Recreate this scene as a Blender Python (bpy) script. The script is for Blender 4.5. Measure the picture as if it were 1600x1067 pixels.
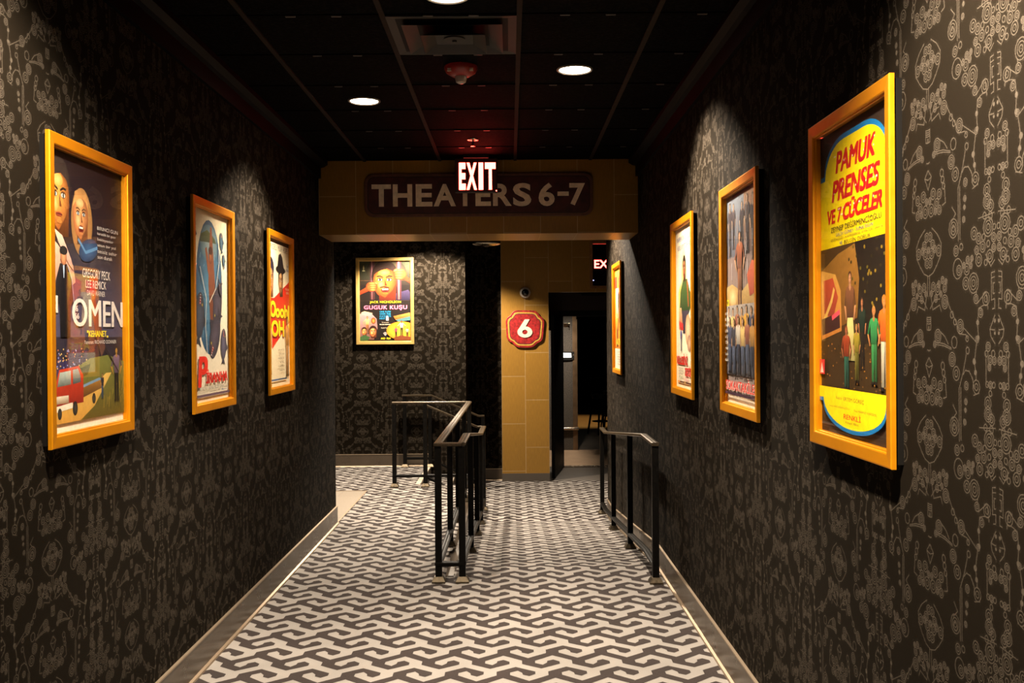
import bpy, bmesh, math, random
from mathutils import Vector, Matrix
random.seed(7)
R = math.radians
for o in list(bpy.data.objects):
    bpy.data.objects.remove(o)
SC = bpy.context.scene
COL = SC.collection

# ------------------------------------------------------------------ camera, world, exposure
EYE = 1.65
FPX, PITCH, YAW, ROLL = 1535.389, -.00536, .00206, -.00762
cam_data = bpy.data.cameras.new('camera')
cam = bpy.data.objects.new('camera', cam_data)
COL.objects.link(cam)
cam_data.sensor_fit = 'HORIZONTAL'
cam_data.sensor_width = 36.0
cam_data.lens = FPX / 1600 * 36.0
cam_data.clip_start = .05
cam_data.clip_end = 100
_cy, _sy, _cp, _sp = math.cos(YAW), math.sin(YAW), math.cos(PITCH), math.sin(PITCH)
_M = Matrix(((1, 0, 0), (0, _cp, _sp), (0, -_sp, _cp))) @ Matrix(((_cy, -_sy, 0), (_sy, _cy, 0), (0, 0, 1)))
_r, _f, _u = _M[0].copy(), _M[1].copy(), _M[2].copy()
_cr, _sr = math.cos(ROLL), math.sin(ROLL)
# image right / up axes after the roll
_ri = _r * _cr + _u * _sr
_ui = _u * _cr - _r * _sr
rot = Matrix((( _ri.x, _ui.x, -_f.x), (_ri.y, _ui.y, -_f.y), (_ri.z, _ui.z, -_f.z)))
cam.matrix_world = Matrix.Translation((0, 0, EYE)) @ rot.to_4x4()
SC.camera = cam

world = bpy.data.worlds.new('world')
world.use_nodes = True
world.node_tree.nodes['Background'].inputs[0].default_value = (1, .82, .62, 1)
world.node_tree.nodes['Background'].inputs[1].default_value = .0008
SC.world = world
vs = SC.view_settings
vs.view_transform = 'Standard'
vs.look = 'None'
vs.gamma = 1
vs.use_curve_mapping = False
vs.exposure = 0.0
WARM = (1, .85, .67)
LAMP_W = 560.0

# ------------------------------------------------------------------ helpers
def lin(c):
    return tuple((x / 255 / 12.92) if x <= 10 else ((x / 255 + .055) / 1.055) ** 2.4 for x in c)

def tag(o, label=None, cat=None, group=None, kind=None):
    if label: o['label'] = label
    if cat: o['category'] = cat
    if group: o['group'] = group
    if kind: o['kind'] = kind
    return o

def empty(name, loc=(0, 0, 0), rz=0.0, parent=None):
    o = bpy.data.objects.new(name, None)
    COL.objects.link(o)
    o.location = loc
    o.rotation_euler = (0, 0, rz)
    o.empty_display_size = .1
    if parent: o.parent = parent
    return o

class MB:
    """collects geometry of ONE mesh"""
    def __init__(s):
        s.v, s.f, s.m = [], [], []
    def add(s, verts, faces, mi=0):
        b = len(s.v)
        s.v += [tuple(p) for p in verts]
        s.f += [tuple(i + b for i in f) for f in faces]
        s.m += [mi] * len(faces)
        return s
    def box(s, x0, x1, y0, y1, z0, z1, mi=0):
        v = [(x, y, z) for z in (z0, z1) for y in (y0, y1) for x in (x0, x1)]
        f = [(0, 2, 3, 1), (4, 5, 7, 6), (0, 1, 5, 4), (2, 6, 7, 3), (0, 4, 6, 2), (1, 3, 7, 5)]
        return s.add(v, f, mi)
    def lathe(s, prof, c=(0, 0, 0), n=28, axis='z', mi=0):
        """prof: (radius, height) pairs"""
        vs_, fs = [], []
        for r, h in prof:
            for k in range(n):
                a = 2 * math.pi * k / n
                p = (r * math.cos(a), r * math.sin(a), h)
                if axis == 'y': p = (p[0], -p[2], p[1])
                if axis == 'x': p = (p[2], p[0], p[1])
                vs_.append((p[0] + c[0], p[1] + c[1], p[2] + c[2]))
        for i in range(len(prof) - 1):
            for k in range(n):
                a, b = i * n + k, i * n + (k + 1) % n
                fs.append((a, b, b + n, a + n))
        if prof[0][0] > 1e-6: fs.append(tuple(range(n))[::-1])
        if prof[-1][0] > 1e-6: fs.append(tuple(range((len(prof) - 1) * n, len(prof) * n)))
        return s.add(vs_, fs, mi)
    def sweep(s, path, prof, closed=False, mi=0):
        """profile (side, up) swept along a path with mitred corners, up stays vertical"""
        P = [Vector(p) for p in path]
        n, k = len(P), len(prof)
        vs_, fs = [], []
        for i, p in enumerate(P):
            d0 = (p - P[i - 1]) if (i > 0 or closed) else (P[1] - p)
            d1 = (P[(i + 1) % n] - p) if (i < n - 1 or closed) else (p - P[i - 1])
            h0, h1 = Vector((d0.x, d0.y, 0)), Vector((d1.x, d1.y, 0))
            h0.normalize(); h1.normalize()
            s0, s1 = Vector((h0.y, -h0.x, 0)), Vector((h1.y, -h1.x, 0))
            side = (s0 + s1)
            side = side / max(side.length_squared / 2, .3)
            for a, b in prof:
                vs_.append(p + side * a + Vector((0, 0, b)))
        for i in range(n if closed else n - 1):
            for j in range(k):
                a, b = i * k + j, i * k + (j + 1) % k
                c_, d_ = ((i + 1) % n) * k + (j + 1) % k, ((i + 1) % n) * k + j
                fs.append((a, b, c_, d_))
        if not closed:
            fs.append(tuple(range(k))[::-1]); fs.append(tuple(range((n - 1) * k, n * k)))
        return s.add(vs_, fs, mi)
    def prism(s, pts, y0, y1, mi=0):
        """outline (x, z) extruded along y"""
        n = len(pts)
        v = [(x, y0, z) for x, z in pts] + [(x, y1, z) for x, z in pts]
        f = [tuple(range(n)), tuple(range(n, 2 * n))[::-1]] + [(i, i + n, (i + 1) % n + n, (i + 1) % n) for i in range(n)]
        return s.add(v, f, mi)
    def build(s, name, mats, parent=None, smooth=False, bevel=0.0):
        me = bpy.data.meshes.new(name)
        me.from_pydata(s.v, [], s.f)
        mats = mats if isinstance(mats, (list, tuple)) else [mats]
        for m in mats: me.materials.append(m)
        if len(mats) > 1:
            me.polygons.foreach_set('material_index', s.m)
        bm = bmesh.new(); bm.from_mesh(me)
        bmesh.ops.recalc_face_normals(bm, faces=bm.faces)
        bm.to_mesh(me); bm.free()
        o = bpy.data.objects.new(name, me)
        COL.objects.link(o)
        if parent: o.parent = parent
        if smooth:
            for p in me.polygons: p.use_smooth = True
            me.set_sharp_from_angle(angle=R(38))
        if bevel:
            bv = o.modifiers.new('bevel', 'BEVEL'); bv.width = bevel; bv.segments = 2; bv.limit_method = 'ANGLE'
        return o

# ------------------------------------------------------------------ materials
class NT:
    def __init__(s, mat):
        s.t = mat.node_tree; s.n = s.t.nodes; s.l = s.t.links
    def new(s, typ, **kw):
        n = s.n.new(typ)
        for k, v in kw.items(): setattr(n, k, v)
        return n
    def put(s, sock, val):
        if isinstance(val, bpy.types.NodeSocket): s.l.new(val, sock)
        elif isinstance(val, (tuple, list)): sock.default_value = val if len(val) == len(sock.default_value) else tuple(val) + (1,)
        else: sock.default_value = val
    def math(s, op, a, b=None, c=None, clamp=False):
        n = s.new('ShaderNodeMath', operation=op, use_clamp=clamp)
        s.put(n.inputs[0], a)
        if b is not None: s.put(n.inputs[1], b)
        if c is not None: s.put(n.inputs[2], c)
        return n.outputs[0]
    def vmath(s, op, a, b=None, out=0):
        n = s.new('ShaderNodeVectorMath', operation=op)
        s.put(n.inputs[0], a)
        if b is not None: s.put(n.inputs[1], b)
        return n.outputs['Value'] if op in ('DISTANCE', 'LENGTH', 'DOT_PRODUCT') else n.outputs[0]
    def mix(s, fac, a, b):
        n = s.new('ShaderNodeMix', data_type='RGBA')
        s.put(n.inputs[0], fac); s.put(n.inputs[6], a); s.put(n.inputs[7], b)
        return n.outputs[2]
    def noise(s, vec, scale, detail=2.0):
        n = s.new('ShaderNodeTexNoise')
        s.put(n.inputs['Vector'], vec); n.inputs['Scale'].default_value = scale; n.inputs['Detail'].default_value = detail
        return n.outputs['Fac']
    def ramp(s, fac, lo, hi):
        n = s.new('ShaderNodeMapRange')
        s.put(n.inputs[0], fac); n.inputs[1].default_value = lo; n.inputs[2].default_value = hi
        return n.outputs[0]

def mat(name, col=(.5, .5, .5), rough=.5, metal=0.0, spec=.5, emit=None, es=0.0, var=0.0, vscale=30.0, coat=0.0):
    m = bpy.data.materials.new(name)
    m.use_nodes = True
    t = NT(m)
    b = t.n['Principled BSDF']
    b.inputs['Base Color'].default_value = tuple(col) + (1,)
    b.inputs['Roughness'].default_value = rough
    b.inputs['Metallic'].default_value = metal
    b.inputs['Specular IOR Level'].default_value = spec
    b.inputs['Coat Weight'].default_value = coat
    if emit:
        b.inputs['Emission Color'].default_value = tuple(emit) + (1,)
        b.inputs['Emission Strength'].default_value = es
    if var:
        tc = t.new('ShaderNodeTexCoord')
        f = t.noise(tc.outputs['Object'], vscale, 4)
        c = t.mix(t.ramp(f, .3, .7), tuple(x * (1 - var) for x in col), tuple(min(1, x * (1 + var)) for x in col))
        t.l.new(c, b.inputs['Base Color'])
        rr = t.math('MULTIPLY_ADD', f, .2, rough - .1)
        t.l.new(rr, b.inputs['Roughness'])
    m['_'] = 1
    return m

def bsdf(m): return m.node_tree.nodes['Principled BSDF']

M = {}
M['black_metal'] = mat('black_metal', (.0032, .0027, .0022), .45, .0, .09, var=.4, vscale=60)
M['rail_top'] = mat('rail_top_metal', (.075, .055, .034), .36, .75, .5, var=.3, vscale=90)
M['base_metal'] = mat('base_metal', (.11, .085, .055), .35, .85, .5, var=.25, vscale=50)
M['gold'] = mat('gold_frame', (.62, .235, .002), .42, .72, .5, var=.015, vscale=25)
M['gold_pale'] = mat('pale_gold_frame', (.56, .37, .11), .36, .6, .5, var=.06, vscale=25)
M['black_box'] = mat('black_backing', (.004, .0035, .003), .8, 0, .03)
M['white_plastic'] = mat('white_plastic', (.42, .37, .31), .4)
M['dark_glass'] = mat('dark_dome', (.004, .004, .005), .06, 0, .6)
M['lens'] = mat('lamp_lens', (.8, .8, .8), .5, emit=(1, .86, .66), es=22)
M['trim_ring'] = mat('lamp_trim', (.28, .24, .2), .35, .6)
M['black_trim'] = mat('black_trim', (.002, .0017, .0017), .5, 0, .06)
M['exit_red'] = mat('exit_letter', (.8, .05, .03), .4, emit=(1, .055, .038), es=24)
M['exit_box'] = mat('exit_housing', (.010, .006, .006), .4)
M['sign_lit'] = mat('sign_letter_lit', (.9, .9, .85), .4, emit=(1, .95, .85), es=5)
M['detector_red'] = mat('detector_red', (.22, .006, .004), .35)
M['clear'] = mat('strobe_lens', (.35, .31, .28), .12, 0, .8)
M['diffuser'] = mat('diffuser_paint', (.024, .021, .018), .5, 0, .2)
M['grid'] = mat('ceiling_grid', (.017, .0105, .0065), .7, 0, .1, var=.2)
M['black_joint'] = mat('black_joint', (.0012, .001, .001), .8, 0, .02)
M['clip'] = mat('ceiling_clip', (.065, .055, .047), .4, .3)
M['baseboard'] = mat('baseboard_tile', (.068, .050, .034), .30, .2, .5, var=.10, vscale=6)
M['edge'] = mat('edge_strip', (.40, .31, .22), .42, .85)
M['shield_red'] = mat('shield_red', (.22, .006, .006), .45, var=.55, vscale=40)
M['shield_gold'] = mat('shield_gold', (.40, .21, .03), .45, var=.3, vscale=60)
M['shield_dark'] = mat('shield_groove', (.018, .006, .005), .6)
M['cream'] = mat('cream_letter', (.62, .50, .36), .5, var=.10, vscale=60)
M['sign_dark'] = mat('sign_plate', (.05, .007, .007), .5, var=.5, vscale=14)
M['sign_letter'] = mat('sign_letter', (.80, .66, .51), .55, var=.15, vscale=25)
M['sign_border'] = mat('sign_border', (.10, .035, .022), .5, var=.3, vscale=30)
M['door_black'] = mat('door_black', (.005, .0045, .0045), .5, 0, .12, var=.3)
M['steel'] = mat('steel', (.62, .52, .42), .25, .9, var=.15)
M['corner_metal'] = mat('corner_guard', (.22, .14, .08), .4, .7, var=.2, vscale=8)
M['dark_wood'] = mat('dark_wood_trim', (.19, .075, .02), .5, var=.3, vscale=30)
M['nosing'] = mat('stair_nosing', (.5, .43, .34), .4, .4, var=.1)
M['chrome'] = mat('chrome', (.7, .62, .52), .18, 1.0)
M['cable'] = mat('black_plastic', (.01, .01, .01), .4)
M['led'] = mat('led_blue', (.2, .2, .8), .4, emit=(.3, .35, 1), es=6)
M['paper'] = None

# -- carpet: two woven yarns
def carpet_mat(name, col):
    m = mat(name, col, .95, 0, .1)
    t = NT(m); b = bsdf(m)
    tc = t.new('ShaderNodeTexCoord')
    n1 = t.noise(tc.outputs['Object'], 420, 2)
    n2 = t.noise(tc.outputs['Object'], 2.2, 3)
    f = t.math('MULTIPLY_ADD', n2, .35, t.math('MULTIPLY', n1, .65))
    c = t.mix(t.ramp(f, .32, .68), tuple(x * .66 for x in col), tuple(min(1, x * 1.32) for x in col))
    t.l.new(c, b.inputs['Base Color'])
    bp = t.new('ShaderNodeBump'); bp.inputs['Strength'].default_value = .5; bp.inputs['Distance'].default_value = .004
    t.l.new(n1, bp.inputs['Height']); t.l.new(bp.outputs[0], b.inputs['Normal'])
    return m
M['carpet_light'] = carpet_mat('carpet_light', (.200, .183, .166))
M['carpet_dark'] = carpet_mat('carpet_dark', (.029, .0225, .0205))
M['carpet_vestibule'] = carpet_mat('carpet_speckle', (.30, .21, .14))

# -- tiles (UV in metres: u across, v up); staggered half tiles
def tile_mat(name, col, mortar, w, h, rough=.35, vertical=True, ou=0.0, ov=0.0, line=.0028):
    m = mat(name, col, rough, 0, .4)
    t = NT(m); b = bsdf(m)
    uv = t.new('ShaderNodeUVMap'); uv.uv_map = 'UVMap'
    s = t.new('ShaderNodeSeparateXYZ'); t.l.new(uv.outputs[0], s.inputs[0])
    cb = t.new('ShaderNodeCombineXYZ')
    a = t.math('ADD', s.outputs[0], ou); c_ = t.math('ADD', s.outputs[1], ov)
    if vertical: t.l.new(c_, cb.inputs[0]); t.l.new(a, cb.inputs[1])
    else: t.l.new(a, cb.inputs[0]); t.l.new(c_, cb.inputs[1])
    br = t.new('ShaderNodeTexBrick'); br.offset = .5; br.squash = 1
    t.l.new(cb.outputs[0], br.inputs['Vector'])
    br.inputs['Scale'].default_value = 1; br.inputs['Mortar Size'].default_value = line
    br.inputs['Mortar Smooth'].default_value = .1
    br.inputs['Brick Width'].default_value = h if vertical else w
    br.inputs['Row Height'].default_value = w if vertical else h
    br.inputs['Bias'].default_value = 0
    br.inputs['Color1'].default_value = tuple(x * .94 for x in col) + (1,)
    br.inputs['Color2'].default_value = tuple(min(1, x * 1.05) for x in col) + (1,)
    br.inputs['Mortar'].default_value = tuple(mortar) + (1,)
    # fine linen lines on the tile face
    mp = t.new('ShaderNodeMapping'); mp.inputs['Scale'].default_value = (160, 12, 1)
    t.l.new(uv.outputs[0], mp.inputs[0])
    nz = t.noise(mp.outputs[0], 1, 2)
    c = t.mix(t.ramp(nz, .3, .75), (.86, .86, .86), (1.08, 1.08, 1.08))
    mx = t.new('ShaderNodeMix', data_type='RGBA', blend_type='MULTIPLY')
    mx.inputs[0].default_value = 1
    t.l.new(br.outputs['Color'], mx.inputs[6]); t.l.new(c, mx.inputs[7])
    t.l.new(mx.outputs[2], b.inputs['Base Color'])
    return m
M['tile_tan'] = tile_mat('tan_wall_tile', (.235, .120, .019), (.36, .25, .13), .316, .632, ou=.115, ov=-1.43 + .632 * 5)
M['tile_beam'] = tile_mat('tan_header_tile', (.235, .120, .019), (.36, .25, .13), .3012, .61, ou=1.249 + .3012 * 6, ov=-2.8 + .61 * 6)
M['tile_floor'] = tile_mat('grey_floor_tile', (.21, .175, .137), (.13, .11, .09), .6, .6, .4, vertical=False)
M['tile_dark'] = tile_mat('dark_floor_tile', (.07, .057, .045), (.04, .033, .027), .6, .6, .4, vertical=False, ou=.1, ov=.15)

# -- ceiling tile: black, speckled, grooved in thirds
def ceil_mat():
    m = mat('ceiling_tile', (.008, .007, .007), .8, 0, .02)
    t = NT(m); b = bsdf(m)
    tc = t.new('ShaderNodeTexCoord')
    v = t.new('ShaderNodeTexVoronoi'); v.inputs['Scale'].default_value = 95
    t.l.new(tc.outputs['Object'], v.inputs['Vector'])
    n = t.noise(tc.outputs['Object'], 60, 4)
    c = t.mix(t.ramp(n, .45, .75), (.0008, .0008, .0008), (.009, .0075, .007))
    s = t.new('ShaderNodeSeparateXYZ'); t.l.new(tc.outputs['Object'], s.inputs[0])
    gx = t.math('PINGPONG', t.math('ADD', s.outputs[0], .559 + .614 * 8), .614 / 6)
    gy = t.math('PINGPONG', t.math('ADD', s.outputs[1], -5.01 + .614 * 20), .614 / 6)
    g = t.ramp(t.math('MINIMUM', gx, gy), .002, .005)
    c2 = t.mix(g, (.001, .001, .001), c)
    t.l.new(c2, b.inputs['Base Color'])
    bp = t.new('ShaderNodeBump'); bp.inputs['Strength'].default_value = .4; bp.inputs['Distance'].default_value = .003
    t.l.new(n, bp.inputs['Height']); t.l.new(bp.outputs[0], b.inputs['Normal'])
    return m
M['ceiling'] = ceil_mat()

# -- black textured board (vestibule)
def board_mat():
    m = mat('black_textured_board', (.05, .042, .035), .6)
    t = NT(m); b = bsdf(m)
    tc = t.new('ShaderNodeTexCoord'); n = t.noise(tc.outputs['Object'], 70, 3)
    t.l.new(t.mix(t.ramp(n, .35, .65), (.030, .025, .02), (.10, .082, .065)), b.inputs['Base Color'])
    return m
M['board'] = board_mat()

# -- damask wallpaper of gears, chains and pulleys drawn with distance fields
def wallpaper_mat():
    m = mat('damask_wallpaper', (.04, .03, .022), .9, 0, .03)
    t = NT(m); b = bsdf(m)
    HALF, VP = .345, .47
    uv = t.new('ShaderNodeUVMap'); uv.uv_map = 'UVMap'
    s = t.new('ShaderNodeSeparateXYZ'); t.l.new(uv.outputs[0], s.inputs[0])
    pu = t.math('PINGPONG', s.outputs[0], HALF)
    pv = t.math('WRAP', t.math('MULTIPLY', s.outputs[1], -1), VP, 0.0)
    cb = t.new('ShaderNodeCombineXYZ'); t.l.new(pu, cb.inputs[0]); t.l.new(pv, cb.inputs[1])
    p = cb.outputs[0]
    def cv(x, y):
        L = 597 + x / 2.965
        Z = 1.054 * 1535 / L
        sc = 1535 * 2.965 / Z
        return (2.41 - Z) * .985, (y + 243) / sc - .17, sc
    rings, segs, discs = [], [], []
    def ring(x, y, r, k=1):
        u, v, sc = cv(x, y); rings.append((u, v, r / sc, k))
    def disc(x, y, r):
        u, v, sc = cv(x, y); discs.append((u, v, r / sc))
    def seg(*pts):
        for a, b_ in zip(pts, pts[1:]):
            ua, va, _ = cv(*a); ub, vb, _ = cv(*b_); segs.append((ua, va, ub, vb))
    # lens medallion and stem
    seg((238, 20), (265, 60), (284, 110), (281, 165), (262, 205), (243, 235), (216, 246))
    for a in [(229, 60, 22), (241, 100, 22), (236, 140, 26), (228, 182, 24), (271, 140, 26), (251, 125, 18), (222, 120, 14)]: ring(*a, 2)
    seg((219, 240), (219, 345)); seg((225, 240), (225, 340))
    # swag
    for a in [(265, 322, 26), (256, 362, 18), (289, 287, 17), (300, 330, 20), (271, 300, 16), (243, 302, 22), (281, 350, 14), (306, 300, 13), (234, 330, 14)]: ring(*a, 2)
    ring(300, 395, 33, 2)
    seg((232, 345), (240, 410), (275, 400), (282, 432)); seg((228, 400), (248, 365), (276, 372))
    # striped box and pendant
    seg((230, 440), (230, 500)); seg((216, 440), (230, 440)); seg((216, 450), (230, 450)); seg((216, 460), (230, 460)); seg((216, 470), (230, 470)); seg((216, 500), (230, 500)); seg((222, 480), (222, 500))
    seg((215, 596), (228, 596)); seg((216, 600), (216, 640)); seg((216, 618), (237, 672), (216, 735)); seg((216, 676), (237, 672))
    for a in [(216, 645, 8), (216, 690, 6), (216, 772, 8)]: disc(*a)
    # tapering arm
    ring(265, 545, 33, 2); ring(249, 577, 15, 2); seg((254, 580), (292, 600), (331, 633)); seg((257, 570), (295, 592), (331, 626)); ring(346, 605, 28, 1); seg((268, 515), (300, 560), (316, 602))
    ring(335, 682, 33, 2); ring(355, 757, 33, 2)
    ring(344, 1005, 45, 2); ring(345, 1018, 20, 1); seg((338, 900), (356, 945), (335, 968))
    for a in [(288, 695, 18), (292, 730, 16), (297, 765, 14)]: ring(*a, 1)
    seg((300, 765), (306, 850), (290, 850))
    for a in [(245, 760, 26), (275, 785, 24), (262, 820, 24), (235, 830, 30), (275, 860, 22), (255, 850, 16), (228, 780, 15)]: ring(*a, 2)
    # long chain
    seg((312, 395), (335, 460), (352, 502), (374, 575)); ring(376, 542, 34, 2); seg((391, 552), (458, 650)); seg((378, 578), (405, 592), (411, 612))
    ring(410, 612, 14, 1); ring(412, 670, 16, 1); ring(335, 470, 16, 1); ring(350, 510, 14, 1)
    seg((405, 688), (390, 762), (370, 832)); seg((369, 832), (369, 1085)); seg((377, 832), (377, 1085))
    ring(460, 636, 16, 2); seg((457, 650), (446, 735), (451, 790), (455, 830)); disc(445, 735, 13); disc(451, 790, 11); ring(455, 861, 33, 2)
    seg((441, 895), (468, 895)); seg((390, 775), (400, 760), (420, 772), (438, 820), (443, 862))
    for a in [(405, 835, 20), (402, 910, 14), (400, 950, 10), (396, 1005, 14)]: ring(*a, 2)
    ring(357, 175, 25, 2); ring(383, 165, 16, 1); ring(365, 262, 48, 1); ring(371, 272, 24, 2)
    for a in [(410, 281, 28), (415, 240, 18), (396, 258, 15), (430, 270, 15), (436, 240, 14)]: ring(*a, 2)
    ring(405, 347, 30, 2); ring(443, 360, 48, 2)
    # gear cluster
    for a in [(447, 125, 30), (470, 158, 26), (460, 210, 20), (470, 260, 30), (490, 205, 26), (518, 120, 46), (525, 262, 30), (545, 180, 22), (545, 230, 20), (530, 22, 28)]: ring(*a, 2)
    for a in [(495, 160, 15), (529, 70, 18), (500, 60, 16), (518, 200, 15), (548, 130, 14), (505, 285, 14)]: ring(*a, 1)
    seg((505, 245), (530, 312), (549, 290)); seg((470, 62), (549, 62))
    ring(455, 440, 22, 2); seg((458, 405), (455, 430)); seg((461, 465), (506, 425), (515, 510)); ring(505, 458, 33, 2); ring(478, 515, 22, 2)
    seg((470, 490), (490, 485), (513, 490)); seg((468, 490), (463, 560), (467, 640)); disc(463, 556, 11); disc(465, 630, 11)
    # box and anchor
    seg((533, 345), (549, 345)); seg((533, 475), (549, 475)); seg((533, 345), (533, 475)); seg((533, 370), (549, 370)); seg((541, 398), (541, 448)); seg((541, 398), (549, 398)); seg((541, 448), (549, 448))
    seg((537, 520), (549, 520)); seg((549, 480), (549, 515)); seg((549, 555), (524, 612), (530, 650), (549, 690)); seg((524, 612), (549, 625)); disc(549, 580, 7); disc(549, 640, 6)
    for a in [(515, 692, 22), (525, 760, 22), (545, 770, 20), (520, 792, 16), (512, 960, 30), (513, 1015, 36), (526, 880, 18)]: ring(*a, 2)
    for a in [(506, 722, 15), (509, 870, 14), (542, 886, 14), (525, 920, 14), (540, 735, 16)]: ring(*a, 1)
    seg((504, 722), (504, 866)); seg((510, 870), (524, 895), (542, 872))
    acc = None
    def put(x):
        nonlocal acc
        acc = x if acc is None else t.math('MINIMUM', acc, x)
    def wrapv(v, r):
        v = v % VP
        vs_ = [v]
        if v - r < .004: vs_.append(v + VP)
        if v + r > VP - .004: vs_.append(v - VP)
        return vs_
    for u, v, r, k in rings:
        for vv in wrapv(v, r):
            d = t.vmath('DISTANCE', p, (u, vv, 0))
            if k == 1:
                put(t.math('ABSOLUTE', t.math('SUBTRACT', d, r)))
            else:
                sc = r / (6 if r > .0165 else 4)
                put(t.math('MAXIMUM', t.math('PINGPONG', d, sc), t.math('SUBTRACT', d, r)))
    for u, v, r in discs:
        for vv in wrapv(v, r):
            put(t.math('SUBTRACT', t.vmath('DISTANCE', p, (u, vv, 0)), r))
    for ua, va, ub, vb in segs:
        lo, hi = min(va, vb), max(va, vb)
        base = math.floor(lo / VP) * VP
        va -= base; vb -= base; lo -= base; hi -= base
        offs = [0.0]
        if hi > VP - .004: offs.append(-VP)
        if lo < .004: offs.append(VP)
        for o in offs:
            a = Vector((ua, va + o, 0)); d = Vector((ub, vb + o, 0)) - a
            L = d.length
            if L < 1e-5: continue
            d /= L
            rel = t.vmath('SUBTRACT', p, tuple(a))
            h = t.math('MINIMUM', t.math('MAXIMUM', t.vmath('DOT_PRODUCT', rel, tuple(d)), 0.0), L)
            sc = t.new('ShaderNodeVectorMath', operation='SCALE')
            sc.inputs[0].default_value = tuple(d); t.l.new(h, sc.inputs['Scale'])
            put(t.vmath('DISTANCE', rel, sc.outputs[0]))
    mask = t.math('SUBTRACT', 1.0, t.ramp(acc, .0005, .0018), clamp=True)
    # fine filigree that hugs the motifs, mirrored with them
    fil = None
    for sc_ in (95, 190):
        n_ = t.math('ABSOLUTE', t.math('SUBTRACT', t.noise(p, sc_, 1), .5))
        fil = n_ if fil is None else t.math('MINIMUM', fil, n_)
    fil = t.math('SUBTRACT', 1.0, t.ramp(fil, .004, .017), clamp=True)
    near = t.math('SUBTRACT', 1.0, t.ramp(acc, .002, .009), clamp=True)
    mask = t.math('MAXIMUM', mask, t.math('MULTIPLY', t.math('MULTIPLY', fil, near), .42))
    # printed ink is uneven, cloth weave underneath
    mp = t.new('ShaderNodeMapping'); mp.inputs['Scale'].default_value = (420, 1500, 1)
    t.l.new(uv.outputs[0], mp.inputs[0])
    weave = t.noise(mp.outputs[0], 1, 2)
    big = t.noise(uv.outputs[0], 160, 2)
    ink = t.math('MULTIPLY', mask, t.math('MULTIPLY_ADD', big, .9, .30), clamp=True)
    base = t.mix(t.ramp(weave, .3, .7), (.0033, .0023, .0013), (.0082, .0058, .0034))
    c = t.mix(ink, base, (.055, .044, .033))
    t.l.new(c, b.inputs['Base Color'])
    bp = t.new('ShaderNodeBump'); bp.inputs['Strength'].default_value = .25; bp.inputs['Distance'].default_value = .001
    t.l.new(weave, bp.inputs['Height']); t.l.new(bp.outputs[0], b.inputs['Normal'])
    return m
M['wallpaper'] = wallpaper_mat()

# -- glazing: clear pane that also mirrors
def pane_mat(name, tint=(1, 1, 1), rough=.01, boost=1.0):
    m = bpy.data.materials.new(name); m.use_nodes = True
    t = NT(m); t.n.remove(t.n['Principled BSDF'])
    out = [n for n in t.n if n.type == 'OUTPUT_MATERIAL'][0]
    tr = t.new('ShaderNodeBsdfTransparent'); tr.inputs[0].default_value = tuple(tint) + (1,)
    gl = t.new('ShaderNodeBsdfGlossy'); gl.inputs['Roughness'].default_value = rough
    fr = t.new('ShaderNodeFresnel'); fr.inputs[0].default_value = 1.42
    mx = t.new('ShaderNodeMixShader')
    t.l.new(t.math('MULTIPLY', fr.outputs[0], boost, clamp=True), mx.inputs[0]); t.l.new(tr.outputs[0], mx.inputs[1]); t.l.new(gl.outputs[0], mx.inputs[2])
    t.l.new(mx.outputs[0], out.inputs[0])
    return m
M['pane'] = pane_mat('poster_glazing', (.99, .99, .985), .012, .16)
M['window_pane'] = pane_mat('window_glass', (.88, .9, .97), .01, 1)

# -- printed paper: ink colour is stored per corner of the print mesh
def print_mat():
    m = mat('printed_paper', (.8, .75, .68), .55, 0, .3)
    t = NT(m); b = bsdf(m)
    a = t.new('ShaderNodeVertexColor'); a.layer_name = 'Ink'
    tc = t.new('ShaderNodeTexCoord'); n = t.noise(tc.outputs['Object'], 55, 5)
    c = t.mix(t.ramp(n, .3, .7), (.80, .80, .80), (.97, .97, .97))
    mx = t.new('ShaderNodeMix', data_type='RGBA', blend_type='MULTIPLY'); mx.inputs[0].default_value = 1
    t.l.new(a.outputs[0], mx.inputs[6]); t.l.new(c, mx.inputs[7]); t.l.new(mx.outputs[2], b.inputs['Base Color'])
    return m
M['print'] = print_mat()

# ------------------------------------------------------------------ lettering
_tc = {}
def text_geo(s, bold=0.0, spacing=1.0):
    """outline letters as a flat triangle mesh scaled to the unit box"""
    k = (s, bold, spacing)
    if k in _tc: return _tc[k]
    cu = bpy.data.curves.new('t', 'FONT')
    cu.body = s; cu.size = 1; cu.offset = bold; cu.space_character = spacing; cu.resolution_u = 4
    cu.fill_mode = 'FRONT'; cu.dimensions = '2D'
    o = bpy.data.objects.new('t', cu); COL.objects.link(o)
    dg = bpy.context.evaluated_depsgraph_get()
    me = bpy.data.meshes.new_from_object(o.evaluated_get(dg))
    v = [(p.co.x, p.co.y) for p in me.vertices]; f = [tuple(p.vertices) for p in me.polygons]
    bpy.data.objects.remove(o); bpy.data.curves.remove(cu); bpy.data.meshes.remove(me)
    x0, x1 = min(a for a, _ in v), max(a for a, _ in v); y0, y1 = min(b for _, b in v), max(b for _, b in v)
    v = [((a - x0) / (x1 - x0), (b - y0) / (y1 - y0)) for a, b in v]
    _tc[k] = (v, f, (x1 - x0) / (y1 - y0))
    return _tc[k]

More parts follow.
